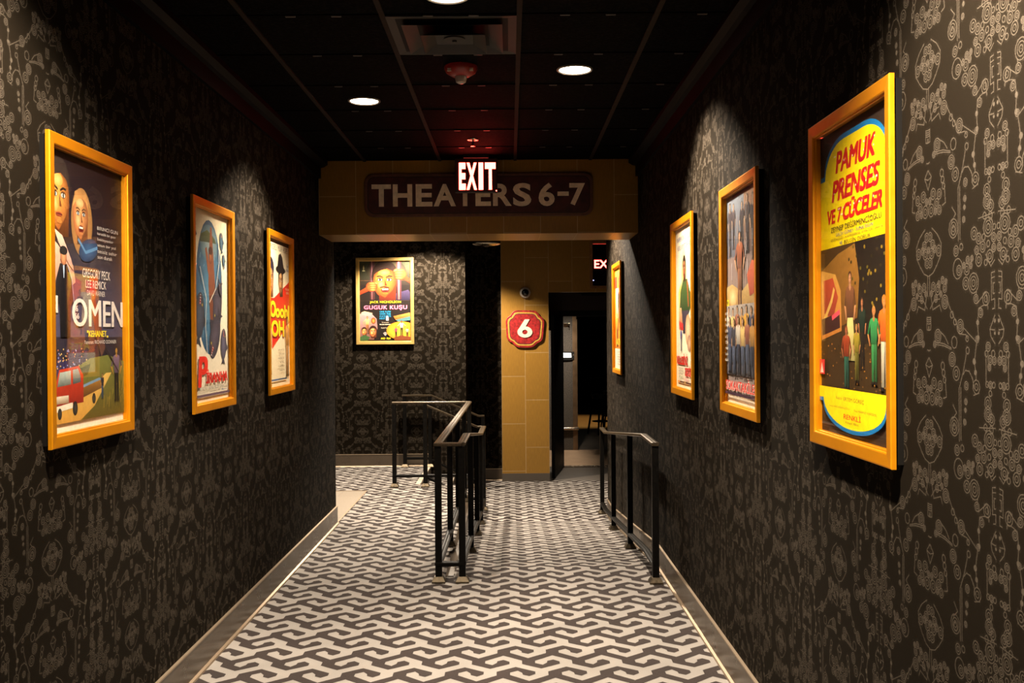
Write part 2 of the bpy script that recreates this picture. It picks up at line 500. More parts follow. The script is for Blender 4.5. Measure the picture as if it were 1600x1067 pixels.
def solid_text(mb, s, x0, x1, z0, z1, yb, yf, bold=.02, spacing=1.0, shear=0.0, mi=0):
    """letters standing proud: back at yb, face at yf (towards -y)"""
    v, f, _ = text_geo(s, bold, spacing)
    pv = [(x0 + (a + shear * b) * (x1 - x0), z0 + b * (z1 - z0)) for a, b in v]
    n = len(pv)
    verts = [(x, yf, z) for x, z in pv] + [(x, yb, z) for x, z in pv]
    cnt = {}
    for fc in f:
        for i in range(len(fc)):
            e = (fc[i], fc[(i + 1) % len(fc)]); cnt[e] = cnt.get(e, 0) + 1
    faces = list(f)
    for (a, b) in cnt:
        if (b, a) not in cnt: faces.append((a, b, b + n, a + n))
    mb.add(verts, faces, mi)

def mixc(a, b, f): return tuple(x + (y - x) * f for x, y in zip(a, b))

class Art:
    """a printed sheet: flat ink shapes laid over one another in sheet coordinates
    (u 0..1 left to right, t 0..1 top to bottom)"""
    def __init__(s, w, h):
        s.w, s.h = w, h; s.v, s.f, s.c = [], [], []; s.k = s.j = 0; s.multi = False; s.asp = h / w
    def _p(s, u, t, k): return ((u - .5) * s.w, -k, (1 - t) * s.h)
    def raw(s, pts, faces, cols, keep=False):
        if keep:                              # scattered specks share four layers
            s.j = (s.j + 1) % 4; k = s.k + s.j; s.multi = True
        else:
            s.k += 1 + (3 if s.multi else 0); s.j = 0; k = s.k; s.multi = False
        b = len(s.v)
        s.v += [s._p(min(1, max(0, u)), min(1, max(0, t)), k) for u, t in pts]
        for f in faces:
            s.f.append(tuple(i + b for i in f)); s.c += [lin(cols[i]) for i in f]
    def poly(s, pts, c, c2=None, keep=False):
        """polygon; c2 gives a top-to-bottom blend"""
        t0, t1 = min(p[1] for p in pts), max(p[1] for p in pts)
        cols = [c if c2 is None else tuple(a + (b - a) * (p[1] - t0) / max(1e-6, t1 - t0) for a, b in zip(c, c2)) for p in pts]
        s.raw(pts, [tuple(range(len(pts)))], cols, keep)
    def rect(s, u0, u1, t0, t1, c, c2=None, keep=False):
        s.poly([(u0, t0), (u1, t0), (u1, t1), (u0, t1)], c, c2, keep)
    def ell(s, u, t, ru, rt, c, ce=None, rot=0, a0=0, a1=360, keep=False, n=28, off=(0, 0)):
        """ellipse (radii in sheet heights) with centre colour c, rim colour ce"""
        ce = ce or c
        pts = [(u + off[0] * ru * s.asp, t + off[1] * rt)]; cols = [c]
        cr, sr = math.cos(R(rot)), math.sin(R(rot))
        for i in range(n + 1):
            a = R(a0 + (a1 - a0) * i / n); x, y = ru * math.cos(a), rt * math.sin(a)
            pts.append((u + (x * cr - y * sr) * s.asp, t + x * sr + y * cr)); cols.append(ce)
        s.raw(pts, [(0, i, i + 1) for i in range(1, n + 1)], cols, keep)
    def stroke(s, pts, w, c, w2=None, keep=False):
        w2 = w if w2 is None else w2
        P = [Vector((u / s.asp, t)) for u, t in pts]; n = len(P); vs_ = []
        for i, p in enumerate(P):
            d = (P[min(n - 1, i + 1)] - P[max(0, i - 1)]).normalized(); q = Vector((-d.y, d.x)); ww = (w + (w2 - w) * i / (n - 1)) / 2
            vs_ += [p + q * ww, p - q * ww]
        s.raw([(p.x * s.asp, p.y) for p in vs_], [(2 * i, 2 * i + 1, 2 * i + 3, 2 * i + 2) for i in range(n - 1)], [c] * len(vs_), keep)
    def text(s, st, u0, u1, t0, t1, c, bold=.01, spacing=1.0, shear=0, rise=0, c2=None):
        v, f, _ = text_geo(st, 0.0, spacing)
        d = bold * 1.25 * (t1 - t0)          # heavier weight: the letter printed with a small spread
        ring = [(0, 0)] + (([(-1, -.5), (1, -.5), (-1, .5), (1, .5)] if bold > .03 else [(-1, 0), (1, 0)]) if bold > .012 else [])
        u0 += d * s.asp; u1 -= d * s.asp; t0 += d; t1 -= d
        cols = [c if c2 is None else tuple(x + (y - x) * (1 - b) for x, y in zip(c, c2)) for a, b in v]
        for i, (dx, dy) in enumerate(ring):
            s.raw([(u0 + (a + shear * b) * (u1 - u0) + dx * d * s.asp, t1 + b * (t0 - t1) - rise * a + dy * d) for a, b in v], f, cols)
    def face(s, u, t, h, skin, dark, hair, turn=0.0, mouth='closed', hairk='short', eye=(60, 80, 90), rot=0):
        """a generic painted head, h = half height of the face"""
        w = h * .72; A = s.asp
        if hairk == 'long':
            s.ell(u + .12 * h * A, t + .25 * h, w * 1.42, h * 1.45, tuple(x * 1.2 for x in hair), hair)
        else:
            s.ell(u, t - .28 * h, w * 1.14, h * 1.02, tuple(min(255, x * 1.6) for x in hair), hair)
        s.ell(u, t, w, h, skin, dark, off=(-.35 + turn, -.2))
        s.ell(u + .02 * w * A, t, w * .98, h * .99, mixc(skin, dark, .22), tuple(x * .78 for x in dark), a0=-78, a1=82, off=(.15, 0))
        s.ell(u - .34 * w * A, t + .18 * h, w * .3, h * .26, mixc(skin, (255, 230, 190), .35), mixc(skin, dark, .18))
        s.ell(u - .1 * w * A, t - .55 * h, w * .5, h * .2, mixc(skin, (255, 230, 190), .3), mixc(skin, dark, .12))
        s.poly([(u + .62 * w * A, t + .55 * h), (u + .95 * w * A, t + .1 * h), (u + .9 * w * A, t + 1.15 * h), (u - .5 * w * A, t + 1.2 * h), (u - .5 * w * A, t + .8 * h), (u, t + .99 * h)], mixc(dark, (0, 0, 0), .15), mixc(dark, (0, 0, 0), .5)) if hairk != 'none' else None
        fr = [(-1.0, -.35), (-.75, -.98), (0, -1.18), (.75, -.98), (1.02, -.3), (.72, -.62), (.2, -.78), (-.3, -.7), (-.7, -.55)]
        s.poly([(u + a * w * A, t + b * h) for a, b in fr], hair, tuple(min(255, x * 1.5) for x in hair))
        for sg in (-1, 1):
            e = u + (sg * .38 + turn * .2) * w * A
            s.ell(e, t - .12 * h, w * .24, h * .11, tuple(x * .5 for x in dark))
            s.ell(e, t - .10 * h, w * .18, h * .07, (235, 225, 210))
            s.ell(e + turn * .05 * w * A, t - .10 * h, w * .085, h * .075, eye, (10, 10, 10))
            s.stroke([(e - w * .27 * A, t - .27 * h + sg * .03 * h), (e, t - .33 * h), (e + w * .27 * A, t - .27 * h - sg * .03 * h)], h * .07, tuple(x * .7 for x in hair))
        s.poly([(u + turn * .2 * w * A, t - .15 * h), (u + (.02 + turn * .2) * w * A, t + .26 * h), (u + (.22 + turn * .3) * w * A, t + .25 * h)], tuple(x * .75 for x in dark))
        if mouth == 'open':
            s.ell(u + .02 * A * w, t + .53 * h, w * .34, h * .15, (40, 8, 8), (120, 40, 30))
            s.rect(u - w * .24 * A, u + w * .26 * A, t + .44 * h, t + .52 * h, (235, 228, 205))
        else:
            s.ell(u, t + .5 * h, w * .3, h * .07, (120, 45, 40), mixc(dark, (150, 60, 50), .6)); s.stroke([(u - .28 * w * A, t + .5 * h), (u, t + .485 * h), (u + .3 * w * A, t + .505 * h)], h * .03, (70, 24, 20))
        s.ell(u + .03 * w * A, t + .72 * h, w * .22, h * .06, mixc(skin, dark, .75), mixc(skin, dark, .4))
    def person(s, u, t, h, top, legs, skin, hair, arms=0.35, wide=1.0, skirt=False, hat=None):
        """a generic standing painted figure; t is the top of the head, h the height"""
        A = s.asp; k = h
        def q(pts, c, c2=None, keep=False): s.poly([(u + a * k * A * wide, t + b * k) for a, b in pts], c, c2, keep)
        d = lambda c, f: tuple(min(255, x * f) for x in c)
        if skirt:
            q([(-.07, .42), (.07, .42), (.16, .93), (-.16, .93)], d(legs, 1.1), d(legs, .7))
        else:
            q([(-.085, .46), (0, .46), (-.012, .97), (-.075, .97)], legs, d(legs, .6)); q([(0, .46), (.085, .46), (.085, .97), (.02, .97)], d(legs, .8), d(legs, .45), True)
            q([(-.085, .96), (-.012, .96), (-.015, 1.0), (-.1, 1.0)], (30, 22, 18), None, True); q([(.02, .96), (.085, .96), (.11, 1.0), (.02, 1.0)], (30, 22, 18), None, True)
        for sg in (-1, 1):
            q([(sg * .10, .17), (sg * .135, .19), (sg * (.12 + arms * .18), .36), (sg * (.09 + arms * .14), .37)], d(top, .85 if sg > 0 else 1.1), d(top, .7), sg > 0)
            q([(sg * (.12 + arms * .18), .35), (sg * (.09 + arms * .14), .36), (sg * (.08 + arms * .06), .50), (sg * (.11 + arms * .06), .51)], d(skin, .95), d(skin, .7), True)
        q([(-.115, .165), (-.03, .14), (.03, .14), (.115, .165), (.09, .48), (-.09, .48)], d(top, 1.15), d(top, .7))
        q([(-.025, .12), (.025, .12), (.035, .165), (0, .2), (-.035, .165)], d(skin, .8))
        s.ell(u, t + .055 * k, .052 * k * wide, .062 * k, hair)
        s.ell(u, t + .072 * k, .042 * k * wide, .056 * k, skin, d(skin, .65), off=(-.3, -.2))
        s.ell(u - .014 * k * A, t + .068 * k, .008 * k, .005 * k, (30, 20, 15), keep=True); s.ell(u + .016 * k * A, t + .068 * k, .008 * k, .005 * k, (30, 20, 15), keep=True)
        if hat:
            s.ell(u, t + .022 * k, .075 * k, .012 * k, hat); q([(-.045, .02), (-.035, -.03), (.035, -.03), (.045, .02)], d(hat, 1.2), hat)
    def build(s, parent, loc=(0, 0, 0), name='print'):
        st = min(.00006, .0122 / s.k)
        s.v = [(x, y * st, z) for x, y, z in s.v]
        me = bpy.data.meshes.new(name)
        me.from_pydata(s.v, [], s.f)
        at = me.color_attributes.new('Ink', 'FLOAT_COLOR', 'CORNER')
        # every face keeps its corner order, so colours line up with loops
        flat = []
        for c in s.c: flat += [c[0], c[1], c[2], 1.0]
        at.data.foreach_set('color', flat)
        me.materials.append(M['print'])
        o = bpy.data.objects.new(name, me); COL.objects.link(o)
        o.parent = parent; o.location = loc
        return o

# ------------------------------------------------------------------ lamps of the place
lamp_spots = []
def downlight(x, y, z, watts, label, name='downlight', angle=100, blend=.6, group=None, col=WARM, aim=None):
    t = empty(name, (x, y, z))
    tag(t, label, 'ceiling light', group)
    r = MB().lathe([(.098, 0), (.098, -.006), (.090, -.010), (.084, -.006), (.084, 0)], n=40).build('trim_ring', M['trim_ring'], t, smooth=True)
    l = MB().lathe([(.0835, -.002), (.0835, -.004), (.05, -.0055), (0, -.006)], n=40).build('lens', M['lens'], t, smooth=True)
    ld = bpy.data.lights.new('lamp', 'SPOT')
    ld.energy = watts; ld.color = col; ld.spot_size = R(angle); ld.spot_blend = blend; ld.shadow_soft_size = .045
    lo = bpy.data.objects.new('lamp', ld); COL.objects.link(lo); lo.parent = t; lo.location = (0, 0, -.03)
    if aim: lo.rotation_euler = (Vector(aim) - Vector((x, y, z - .03))).to_track_quat('-Z', 'Y').to_euler()
    return t

# ------------------------------------------------------------------ the setting
XL, XR, CZ = -1.552, 1.054, 3.09
DROP = .285
YW = 12.55        # far wallpapered wall
YC = 13.10        # tan tile wall of the lower landing

def struct(o): o['kind'] = 'structure'; return o

def panel(name, quads, material, parent=None, uvs=None):
    """flat faces with UVs in metres; quads = list of (four points, uv function)"""
    v, f, uv = [], [], []
    for pts, fn in quads:
        b = len(v); v += pts; f.append(tuple(range(b, b + len(pts)))); uv += [fn(p) for p in pts]
    me = bpy.data.meshes.new(name); me.from_pydata(v, [], f)
    l = me.uv_layers.new(name='UVMap')
    for i, q in enumerate(uv): l.data[i].uv = q
    me.materials.append(material)
    o = bpy.data.objects.new(name, me); COL.objects.link(o)
    if parent: o.parent = parent
    return o

def slab(name, x0, x1, y0, y1, z0, z1, material, du=0.0, parent=None):
    """an upright or lying slab with metre UVs on every side"""
    q = []
    def add(pts, fn): q.append((pts, fn))
    fx = lambda p: (p[1] + du, p[2]); fy = lambda p: (p[0] + du, p[2]); fz = lambda p: (p[0] + du, p[1])
    add([(x0, y0, z0), (x0, y1, z0), (x0, y1, z1), (x0, y0, z1)][::-1], fx)
    add([(x1, y0, z0), (x1, y1, z0), (x1, y1, z1), (x1, y0, z1)], fx)
    add([(x0, y0, z0), (x1, y0, z0), (x1, y0, z1), (x0, y0, z1)], fy)
    add([(x0, y1, z0), (x1, y1, z0), (x1, y1, z1), (x0, y1, z1)][::-1], fy)
    add([(x0, y0, z0), (x1, y0, z0), (x1, y1, z0), (x0, y1, z0)][::-1], fz)
    add([(x0, y0, z1), (x1, y0, z1), (x1, y1, z1), (x0, y1, z1)], fz)
    return panel(name, q, material, parent)

# carpeted floor: upper level, ramp, two steps and lower landing are one floor
RY0, RY1 = 7.0, 10.25
SY = 10.95
CURB = -.42
def zone(x, y):
    """plane of the carpet at a spot, None where there is none"""
    if x < XL:
        return 'up' if (10.55 < y < YW and x > -4.2) else None
    if x > XR:
        return 'low' if (10.69 < y < YC and x < 2.6) else None
    if x > CURB:
        if y < RY0: return 'up'
        if y < RY1: return 'ramp'
        return 'low' if y < (YC + .12 if x < -.10 else YC) else None
    if y < SY: return 'up'
    if x < -1.02: return 'up' if y < YW else None
    if x < -.72: return 'step' if y < YW else None
    return 'low' if y < (YW if x < -.567 else YC + .12) else None
def zf(k, y):
    return {'up': 0.0, 'ramp': -DROP * (y - RY0) / (RY1 - RY0), 'low': -DROP, 'step': -DROP / 2}[k]
BX = [XL, -1.02, -.72, -.567, CURB, -.10, XR]
BY = [RY0, RY1, 10.55, 10.69, SY, YW, YC]
def carpet():
    bm = bmesh.new()
    xs = [-4.2] + BX + [2.6]; ys = [-1.2] + BY + [YC + .12]
    for i in range(len(xs) - 1):
        for j in range(len(ys) - 1):
            k = zone((xs[i] + xs[i + 1]) / 2, (ys[j] + ys[j + 1]) / 2)
            if k:
                bm.faces.new([bm.verts.new((x, y, zf(k, y))) for x, y in ((xs[i], ys[j]), (xs[i + 1], ys[j]), (xs[i + 1], ys[j + 1]), (xs[i], ys[j + 1]))])
    def wallq(*p): bm.faces.new([bm.verts.new(q) for q in p])
    wallq((-1.02, SY, 0), (-1.02, YW, 0), (-1.02, YW, -DROP / 2), (-1.02, SY, -DROP / 2))
    wallq((-.72, SY, -DROP / 2), (-.72, YW, -DROP / 2), (-.72, YW, -DROP), (-.72, SY, -DROP))
    wallq((CURB, RY0, 0), (CURB, RY1, -DROP), (CURB, SY, -DROP), (CURB, SY, 0))
    wallq((-1.02, SY, 0), (-1.02, SY, -DROP), (CURB, SY, -DROP), (CURB, SY, 0))
    # dark yarn: interlocking hooks in two mirrored rows
    P, V = .2533, .3342
    A = [(0, -.005), (.372, .2), (.75, -.005), (.75, -.11), (.63, -.2), (.507, -.14), (.496, -.06), (.411, .035), (.262, -.045), (.262, -.15), (.624, -.40), (1, -.165), (1, -.361), (.762, -.525), (.5, -.51), (.124, -.275), (0, -.361)]
    B = [(u + .5, .325 - v) for u, v in A[:10] + [(0, -.165)]]
    pb = bmesh.new()
    for i in range(-17, 12):
        for j in range(-19, 27):
            for poly in (A, B):
                x0, y0 = -.078 + i * P, 4.826 + j * V
                if x0 + P * 2 < -4.2 or x0 > 2.6: continue
                pb.faces.new([pb.verts.new((x0 + u * P, y0 + v * V, 0)) for u, v in poly])
    bmesh.ops.triangulate(pb, faces=pb.faces)
    for x in [-4.2] + BX + [2.6]:
        bmesh.ops.bisect_plane(pb, geom=pb.verts[:] + pb.edges[:] + pb.faces[:], plane_co=(x, 0, 0), plane_no=(1, 0, 0), dist=1e-6)
    for y in [-1.2] + BY + [YC + .12]:
        bmesh.ops.bisect_plane(pb, geom=pb.verts[:] + pb.edges[:] + pb.faces[:], plane_co=(0, y, 0), plane_no=(0, 1, 0), dist=1e-6)
    n_light = len(bm.faces)
    for f in pb.faces:
        c = f.calc_center_median()
        k = zone(c.x, c.y) if c.y > -1.2 else None
        if k:
            bm.faces.new([bm.verts.new((v.co.x, v.co.y, zf(k, v.co.y) + .0007)) for v in f.verts])
    pb.free()
    for i, f in enumerate(bm.faces):
        f.material_index = 0 if i < n_light else 1
    bm.normal_update()
    for f in bm.faces:
        if f.normal.z < -.5: f.normal_flip()
    me = bpy.data.meshes.new('floor'); bm.to_mesh(me); bm.free()
    me.materials.append(M['carpet_light']); me.materials.append(M['carpet_dark'])
    o = bpy.data.objects.new('floor', me); COL.objects.link(o)
    return struct(o)
floor = carpet()
for x, z in ((-1.02, 0.0), (-.72, -DROP / 2)):
    n = MB().box(x - .05, x + .004, SY + .03, YW - .03, z - .02, z + .006)
    o = n.build('stair_nosing', M['nosing'], floor, bevel=.002)
    o['label'] = 'pale metal nosing strip on step edge'
# tile by the left opening and beyond the doorway
struct(slab('floor_side_passage', -6.0, XL - .004, 8.7, 10.55, -.06, .0, M['tile_floor']))
o = MB().box(-6.0, XL + .004, 10.545, 10.563, -.02, .004).box(XL - .008, XL + .008, 8.72, 10.56, -.02, .004).build('trim_1', M['edge']); struct(o)
o = MB().box(CURB - .035, CURB + .02, 6.75, SY, -.02, .006).build('trim_2', M['baseboard']); struct(o)
struct(slab('floor_doorway', .3, 1.6, YC, 14.5, -DROP - .06, -DROP, M['tile_dark']))
struct(slab('floor_vestibule', .3, 3.4, 14.5, 16.62, -DROP - .06, -DROP + .004, M['carpet_vestibule']))
struct(slab('floor_auditorium', .3, 4.6, 16.62, 27.5, -DROP - .06, -DROP, M['tile_dark']))

# walls
struct(slab('wall_left', XL - .14, XL, -1.2, 8.70, 0, CZ, M['wallpaper'], du=.13))
struct(slab('wall_right', XR, XR + .14, -1.2, 10.69, -DROP, CZ, M['wallpaper'], du=.29))
struct(slab('wall_far', -6.0, -.567, YW, YW + .67, -DROP, CZ, M['wallpaper'], du=-.18))
struct(slab('wall_recess', -.567, -.115, YC + .12, YC + .24, -DROP, CZ, M['wallpaper'], du=.06))
struct(slab('wall_behind', XL - .14, XR + .14, -1.34, -1.2, 0, CZ, M['wallpaper']))
struct(slab('wall_side_passage', -6.1, -6.0, 8.6, YW, 0, CZ, M['wallpaper']))
struct(slab('wall_side_passage_near', -6.0, XL - .14, 8.56, 8.70, 0, CZ, M['wallpaper']))
struct(slab('wall_landing_right', 2.6, 2.72, 10.55, YC, -DROP, CZ, M['wallpaper']))
struct(slab('wall_landing_near', XR + .14, 2.6, 10.55, 10.69, -DROP, CZ, M['wallpaper']))

# tan tiled wall with its doorway and window opening
DX0, DX1, DZ = .517, 1.60, 2.234
WX0, WX1, WZ0, WZ1 = 1.105, 1.66, 2.31, 2.88
def tan_wall():
    q = []
    fy = lambda p: (p[0], p[2]); fx = lambda p: (p[1] - YC + .5, p[2])
    def r(x0, x1, z0, z1): q.append(([(x0, YC, z0), (x1, YC, z0), (x1, YC, z1), (x0, YC, z1)], fy))
    r(-.115, DX0, -DROP, CZ)
    r(DX0, WX0, DZ, CZ); r(WX0, WX1, DZ, WZ0); r(WX0, WX1, WZ1, CZ); r(WX1, 2.6, DZ, CZ); r(DX1, 2.6, -DROP, DZ)
    q.append(([(-.115, YC + .24, -DROP), (-.115, YC, -DROP), (-.115, YC, CZ), (-.115, YC + .24, CZ)], fx))
    # reveals of the openings
    for x in (DX0, DX1): q.append(([(x, YC, -DROP), (x, YC + .16, -DROP), (x, YC + .16, DZ), (x, YC, DZ)], fx))
    q.append(([(DX0, YC, DZ), (DX1, YC, DZ), (DX1, YC + .16, DZ), (DX0, YC + .16, DZ)], fy))
    for x in (WX0, WX1): q.append(([(x, YC, WZ0), (x, YC + .16, WZ0), (x, YC + .16, WZ1), (x, YC, WZ1)], fx))
    for z in (WZ0, WZ1): q.append(([(WX0, YC, z), (WX1, YC, z), (WX1, YC + .16, z), (WX0, YC + .16, z)], fy))
    return struct(panel('wall_tan_tile', q, M['tile_tan']))
tan_wall()
# dark booth room behind the window
o = MB().box(WX0 - .05, WX1 + .35, YC + 2.5, YC + 2.54, WZ0 - .4, CZ).box(WX0 - .09, WX0 - .05, YC + .17, YC + 2.54, WZ0 - .04, CZ).box(WX0 - .05, WX1 + .35, YC + .17, YC + 2.5, WZ0 - .07, WZ0 - .03).box(WX1 + .35, WX1 + .39, YC + .17, YC + 2.54, WZ0 - .07, CZ).build('wall_booth', M['black_box']); struct(o)

# header beam between the corridor walls
HY0, HY1, HZ = 8.03, 8.62, 2.488
struct(slab('wall_header', XL, XR, HY0, HY1, HZ, CZ, M['tile_beam']))

# ceiling with its grid
ceil = struct(MB().box(-6.1, 2.72, -1.34, 13.34, CZ, CZ + .05).build('ceiling', M['ceiling']))
for k in range(-2, 3):
    x = .053 + .6135 * k
    if XL < x < XR:
        MB().box(x - .012, x + .012, -1.2, HY0, CZ - .008, CZ + .002).build('grid_bar', M['grid'], ceil)
for k in range(-9, 5):
    y = 5.01 + .6135 * k
    MB().box(XL, XR, y - .010, y + .010, CZ - .004, CZ + .002).build('cross_bar', M['black_joint'], ceil)
for k in range(-3, 5):
    y = 5.01 + .6135 * k
    for c in range(-2, 2):
        for th in (1, 2):
            x = .053 + .6135 * (c + th / 3)
            if XL + .05 < x < XR - .05:
                MB().box(x - .022, x + .022, y - .006, y + .006, CZ - .0085, CZ - .003).build('grid_clip', M['clip'], ceil)
for nm, x, sg in (('trim_3', XL, 1), ('trim_4', XR, -1)):
    prof = [(0, 0), (.075, 0), (.075, -.03), (.045, -.05), (.02, -.055), (.02, -.14), (0, -.14)]
    m = MB(); ya, yb = -1.2, HY0
    v = [(x + sg * a, y, CZ - .001 + b) for y in (ya, yb) for a, b in prof]; n = len(prof)
    m.add(v, [(i, (i + 1) % n, (i + 1) % n + n, i + n) for i in range(n)] + [tuple(range(n)), tuple(range(n, 2 * n))])
    struct(m.build(nm, M['black_trim']))

# baseboards: tile skirting with metal edge strips
def baseboard(name, pts, side, h=.150, th=.012):
    """pts: floor path (x, y, z); side +1 puts the board on the right of the path"""
    m = MB(); m.sweep(pts, [(0, 0), (side * th, 0), (side * th, h), (0, h)])
    o = struct(m.build(name, M['baseboard']))
    MB().sweep(pts, [(0, h), (side * (th + .003), h), (side * (th + .003), h + .008), (0, h + .008)]).build('edge_strip', M['edge'], o)
    MB().sweep(pts, [(side * th, 0), (side * (th + .016), 0), (side * (th + .012), .008), (side * th, .014)]).build('edge_strip', M['edge'], o)
    L = [Vector(p) for p in pts]
    return o
baseboard('baseboard_left', [(XL, -1.2, 0), (XL, 8.70, 0), (XL - .14, 8.70, 0)], 1)
rw = [(XR, 10.69, -DROP), (XR, RY1, -DROP), (XR, RY0, 0), (XR, -1.2, 0)]
baseboard('baseboard_right', rw, 1)
baseboard('baseboard_far', [(-5.9, YW, 0), (-1.02, YW, 0)], 1)
baseboard('baseboard_steps', [(-1.02, YW, -DROP), (-.567, YW, -DROP)], 1)
baseboard('baseboard_recess', [(-.567, YC + .12, -DROP), (-.115, YC + .12, -DROP)], 1)
m = MB().box(-.118, DX0 + .002, YC - .010, YC + .01, -DROP, -DROP + .105)
o = struct(m.build('baseboard_column', M['tile_dark']))
m = MB()

# ------------------------------------------------------------------ doorway, vestibule and what is beyond
d = empty('door_1', (.62, 14.5, -DROP)); d['kind'] = 'structure'
MB().box(.105, .165, -.05, .05, 0, 2.225).box(1.02, 1.10, -.05, .05, 0, 2.225).box(.105, 1.10, -.05, .05, 2.222, 2.30).build('door_frame', M['door_black'], d, bevel=.004)
MB().box(.165, 1.02, -.055, .055, 0, .012).build('threshold', M['steel'], d)
lf = MB(); a0, a1 = Vector((DX0 + .035 - .62, YC + .19 - 14.5)), Vector((.735 - .62, -.06))
dv = (a1 - a0).normalized(); nv = Vector((dv.y, -dv.x)) * .045
lf.add([(p.x, p.y, z) for z in (.01, 2.21) for p in (a0, a1, a1 + nv, a0 + nv)], [(0, 1, 2, 3), (4, 5, 6, 7), (0, 1, 5, 4), (1, 2, 6, 5), (2, 3, 7, 6), (3, 0, 4, 7)])
lf.build('door_leaf', M['door_black'], d, bevel=.003)
MB().box(.17, .26, -.075, -.05, 2.06, 2.12).box(.245, .256, -.09, -.075, 2.02, 2.11).build('door_closer', M['steel'], d, bevel=.003)
struct(MB().box(DX0 - .3, .725, 14.46, 14.54, 2.015 - DROP, CZ).box(.725, 1.75, 14.46, 14.54, 2.30 - DROP, CZ).box(1.72, 1.8, 14.46, 14.54, -DROP, CZ).box(1.72, 1.76, YC, 14.54, -DROP, DZ + .2).box(DX0 - .02, 1.76, YC + .16, 14.5, DZ + .1, DZ + .16).build('wall_doorway', mat('doorway_paint', (.02, .007, .005), .5)))
# black board wall end that carries the lit sign
struct(MB().box(-.4, 1.055, 16.6, 16.75, -DROP, 2.6).build('wall_board', M['board']))
o = struct(MB().box(1.055, 1.135, 16.585, 16.77, -DROP, 2.6).build('trim_5', M['corner_metal'])) 
struct(MB().box(-.4, 3.4, 14.54, 27.4, 2.6, 2.66).build('ceiling_vestibule', M['black_box']))
struct(MB().box(3.4, 3.46, 14.54, 27.4, -DROP, 2.6).box(-.46, -.4, 14.54, 27.4, -DROP, 2.6).box(-.4, 3.4, 27.4, 27.46, -DROP, 2.6).build('wall_vestibule', M['black_box']))
b = empty('bumper_rail', (.96, 16.56, .085)); tag(b, 'steel bumper rail low across the black textured wall beyond the doorway', 'rail')
MB().lathe([(.024, -.20), (.026, -.19), (.026, .18), (.022, .19)], n=16, axis='x').build('rail', M['steel'], b, smooth=True)
for x in (-.12, .1): MB().lathe([(.010, -.045), (.010, .02)], (x, 0, 0), 10, 'y').build('bracket', M['steel'], b)

sg = empty('lit_sign', (.955, 16.60, 1.31)); tag(sg, 'small black lit sign reading server station on the dark wall beyond the doorway', 'sign')
bx = MB(); bx.prism([(-.128, .072), (.128, .072), (.128, -.055), (.06, -.068), (0, -.072), (-.06, -.068), (-.128, -.055)], -.028, .0); bx.build('housing', M['cable'], sg)
tx = MB(); solid_text(tx, 'SERVER', -.078, .078, .018, .052, -.028, -.031, .025, 1.05); solid_text(tx, 'STATION', -.078, .078, -.026, .008, -.028, -.031, .025, 1.05); tx.build('lettering', M['sign_lit'], sg)
for x in (-.113, .113): MB().lathe([(.008, .028), (.008, .032), (0, .034)], (x, 0, .012), 12, 'y').build('screw', M['steel'], sg)

def bar_stool(x, y, label, rz):
    t = empty('bar_stool', (x, y, -DROP), rz); tag(t, label, 'stool', 'stools in the dark auditorium')
    MB().lathe([(.03, .70), (.17, .70), (.18, .72), (.18, .76), (.16, .78), (0, .785)], n=20).build('seat', M['cable'], t, smooth=True)
    MB().box(-.16, .16, .13, .16, .84, 1.10).box(-.15, -.13, .125, .15, .76, .86).box(.13, .15, .125, .15, .76, .86).build('backrest', M['cable'], t, bevel=.006)
    for a, b_ in ((-1, -1), (-1, 1), (1, -1), (1, 1)):
        m = MB(); p0, p1 = Vector((a * .11, b_ * .11, .71)), Vector((a * .19, b_ * .19, 0)); w = .014
        m.add([(p.x + i, p.y + j, p.z) for p in (p0, p1) for i, j in ((-w, -w), (w, -w), (w, w), (-w, w))], [(0, 1, 2, 3), (4, 5, 6, 7), (0, 1, 5, 4), (1, 2, 6, 5), (2, 3, 7, 6), (3, 0, 4, 7)])
        m.build('leg', M['black_metal'], t)
    MB().lathe([(.175, .245), (.175, .262), (.155, .262), (.155, .245), (.175, .245)], n=20).build('foot_ring', M['black_metal'], t, smooth=True)
bar_stool(1.78, 19.3, 'dark bar stool in the auditorium doorway, nearer to the corridor', .5)
bar_stool(2.12, 20.6, 'dark bar stool in the auditorium doorway, the one further inside', -.3)

# window high above the doorway, glowing exit letters added behind it stand in for a reflection in the glass
w = empty('window_1', ((WX0 + WX1) / 2, YC, (WZ0 + WZ1) / 2)); w['kind'] = 'structure'
ww, wh = (WX1 - WX0) / 2, (WZ1 - WZ0) / 2
fr = MB(); fr.box(-ww - .035, -ww + .005, -.018, .05, -wh - .035, wh + .035).box(ww - .005, ww + .035, -.018, .05, -wh - .035, wh + .035).box(-ww, ww, -.018, .05, wh - .005, wh + .035).box(-ww, ww, -.018, .05, -wh - .035, -wh + .005)
fr.build('window_frame', M['dark_wood'], w, bevel=.003)
MB().box(-ww, ww, .06, .066, -wh, wh).build('pane', M['window_pane'], w)
es = empty('exit_sign', (1.405, YC + 1.2, 2.69)); tag(es, 'glowing red exit letters added behind the high dark window in place of a reflection', 'exit sign', None)
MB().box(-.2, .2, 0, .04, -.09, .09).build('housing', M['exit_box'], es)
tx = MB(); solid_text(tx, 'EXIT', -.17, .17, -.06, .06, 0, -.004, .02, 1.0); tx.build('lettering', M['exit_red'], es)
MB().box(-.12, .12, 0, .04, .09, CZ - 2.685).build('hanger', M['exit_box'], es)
le = MB().lathe([(.006, 0), (.006, .006), (0, .008)], (0, 0, 0), 12, 'y').build('indicator_light', M['led'])
le.location = (WX0 + .012, YC - .019, 2.385); tag(le, 'tiny blue indicator light at lower left of the high dark window', 'indicator light')

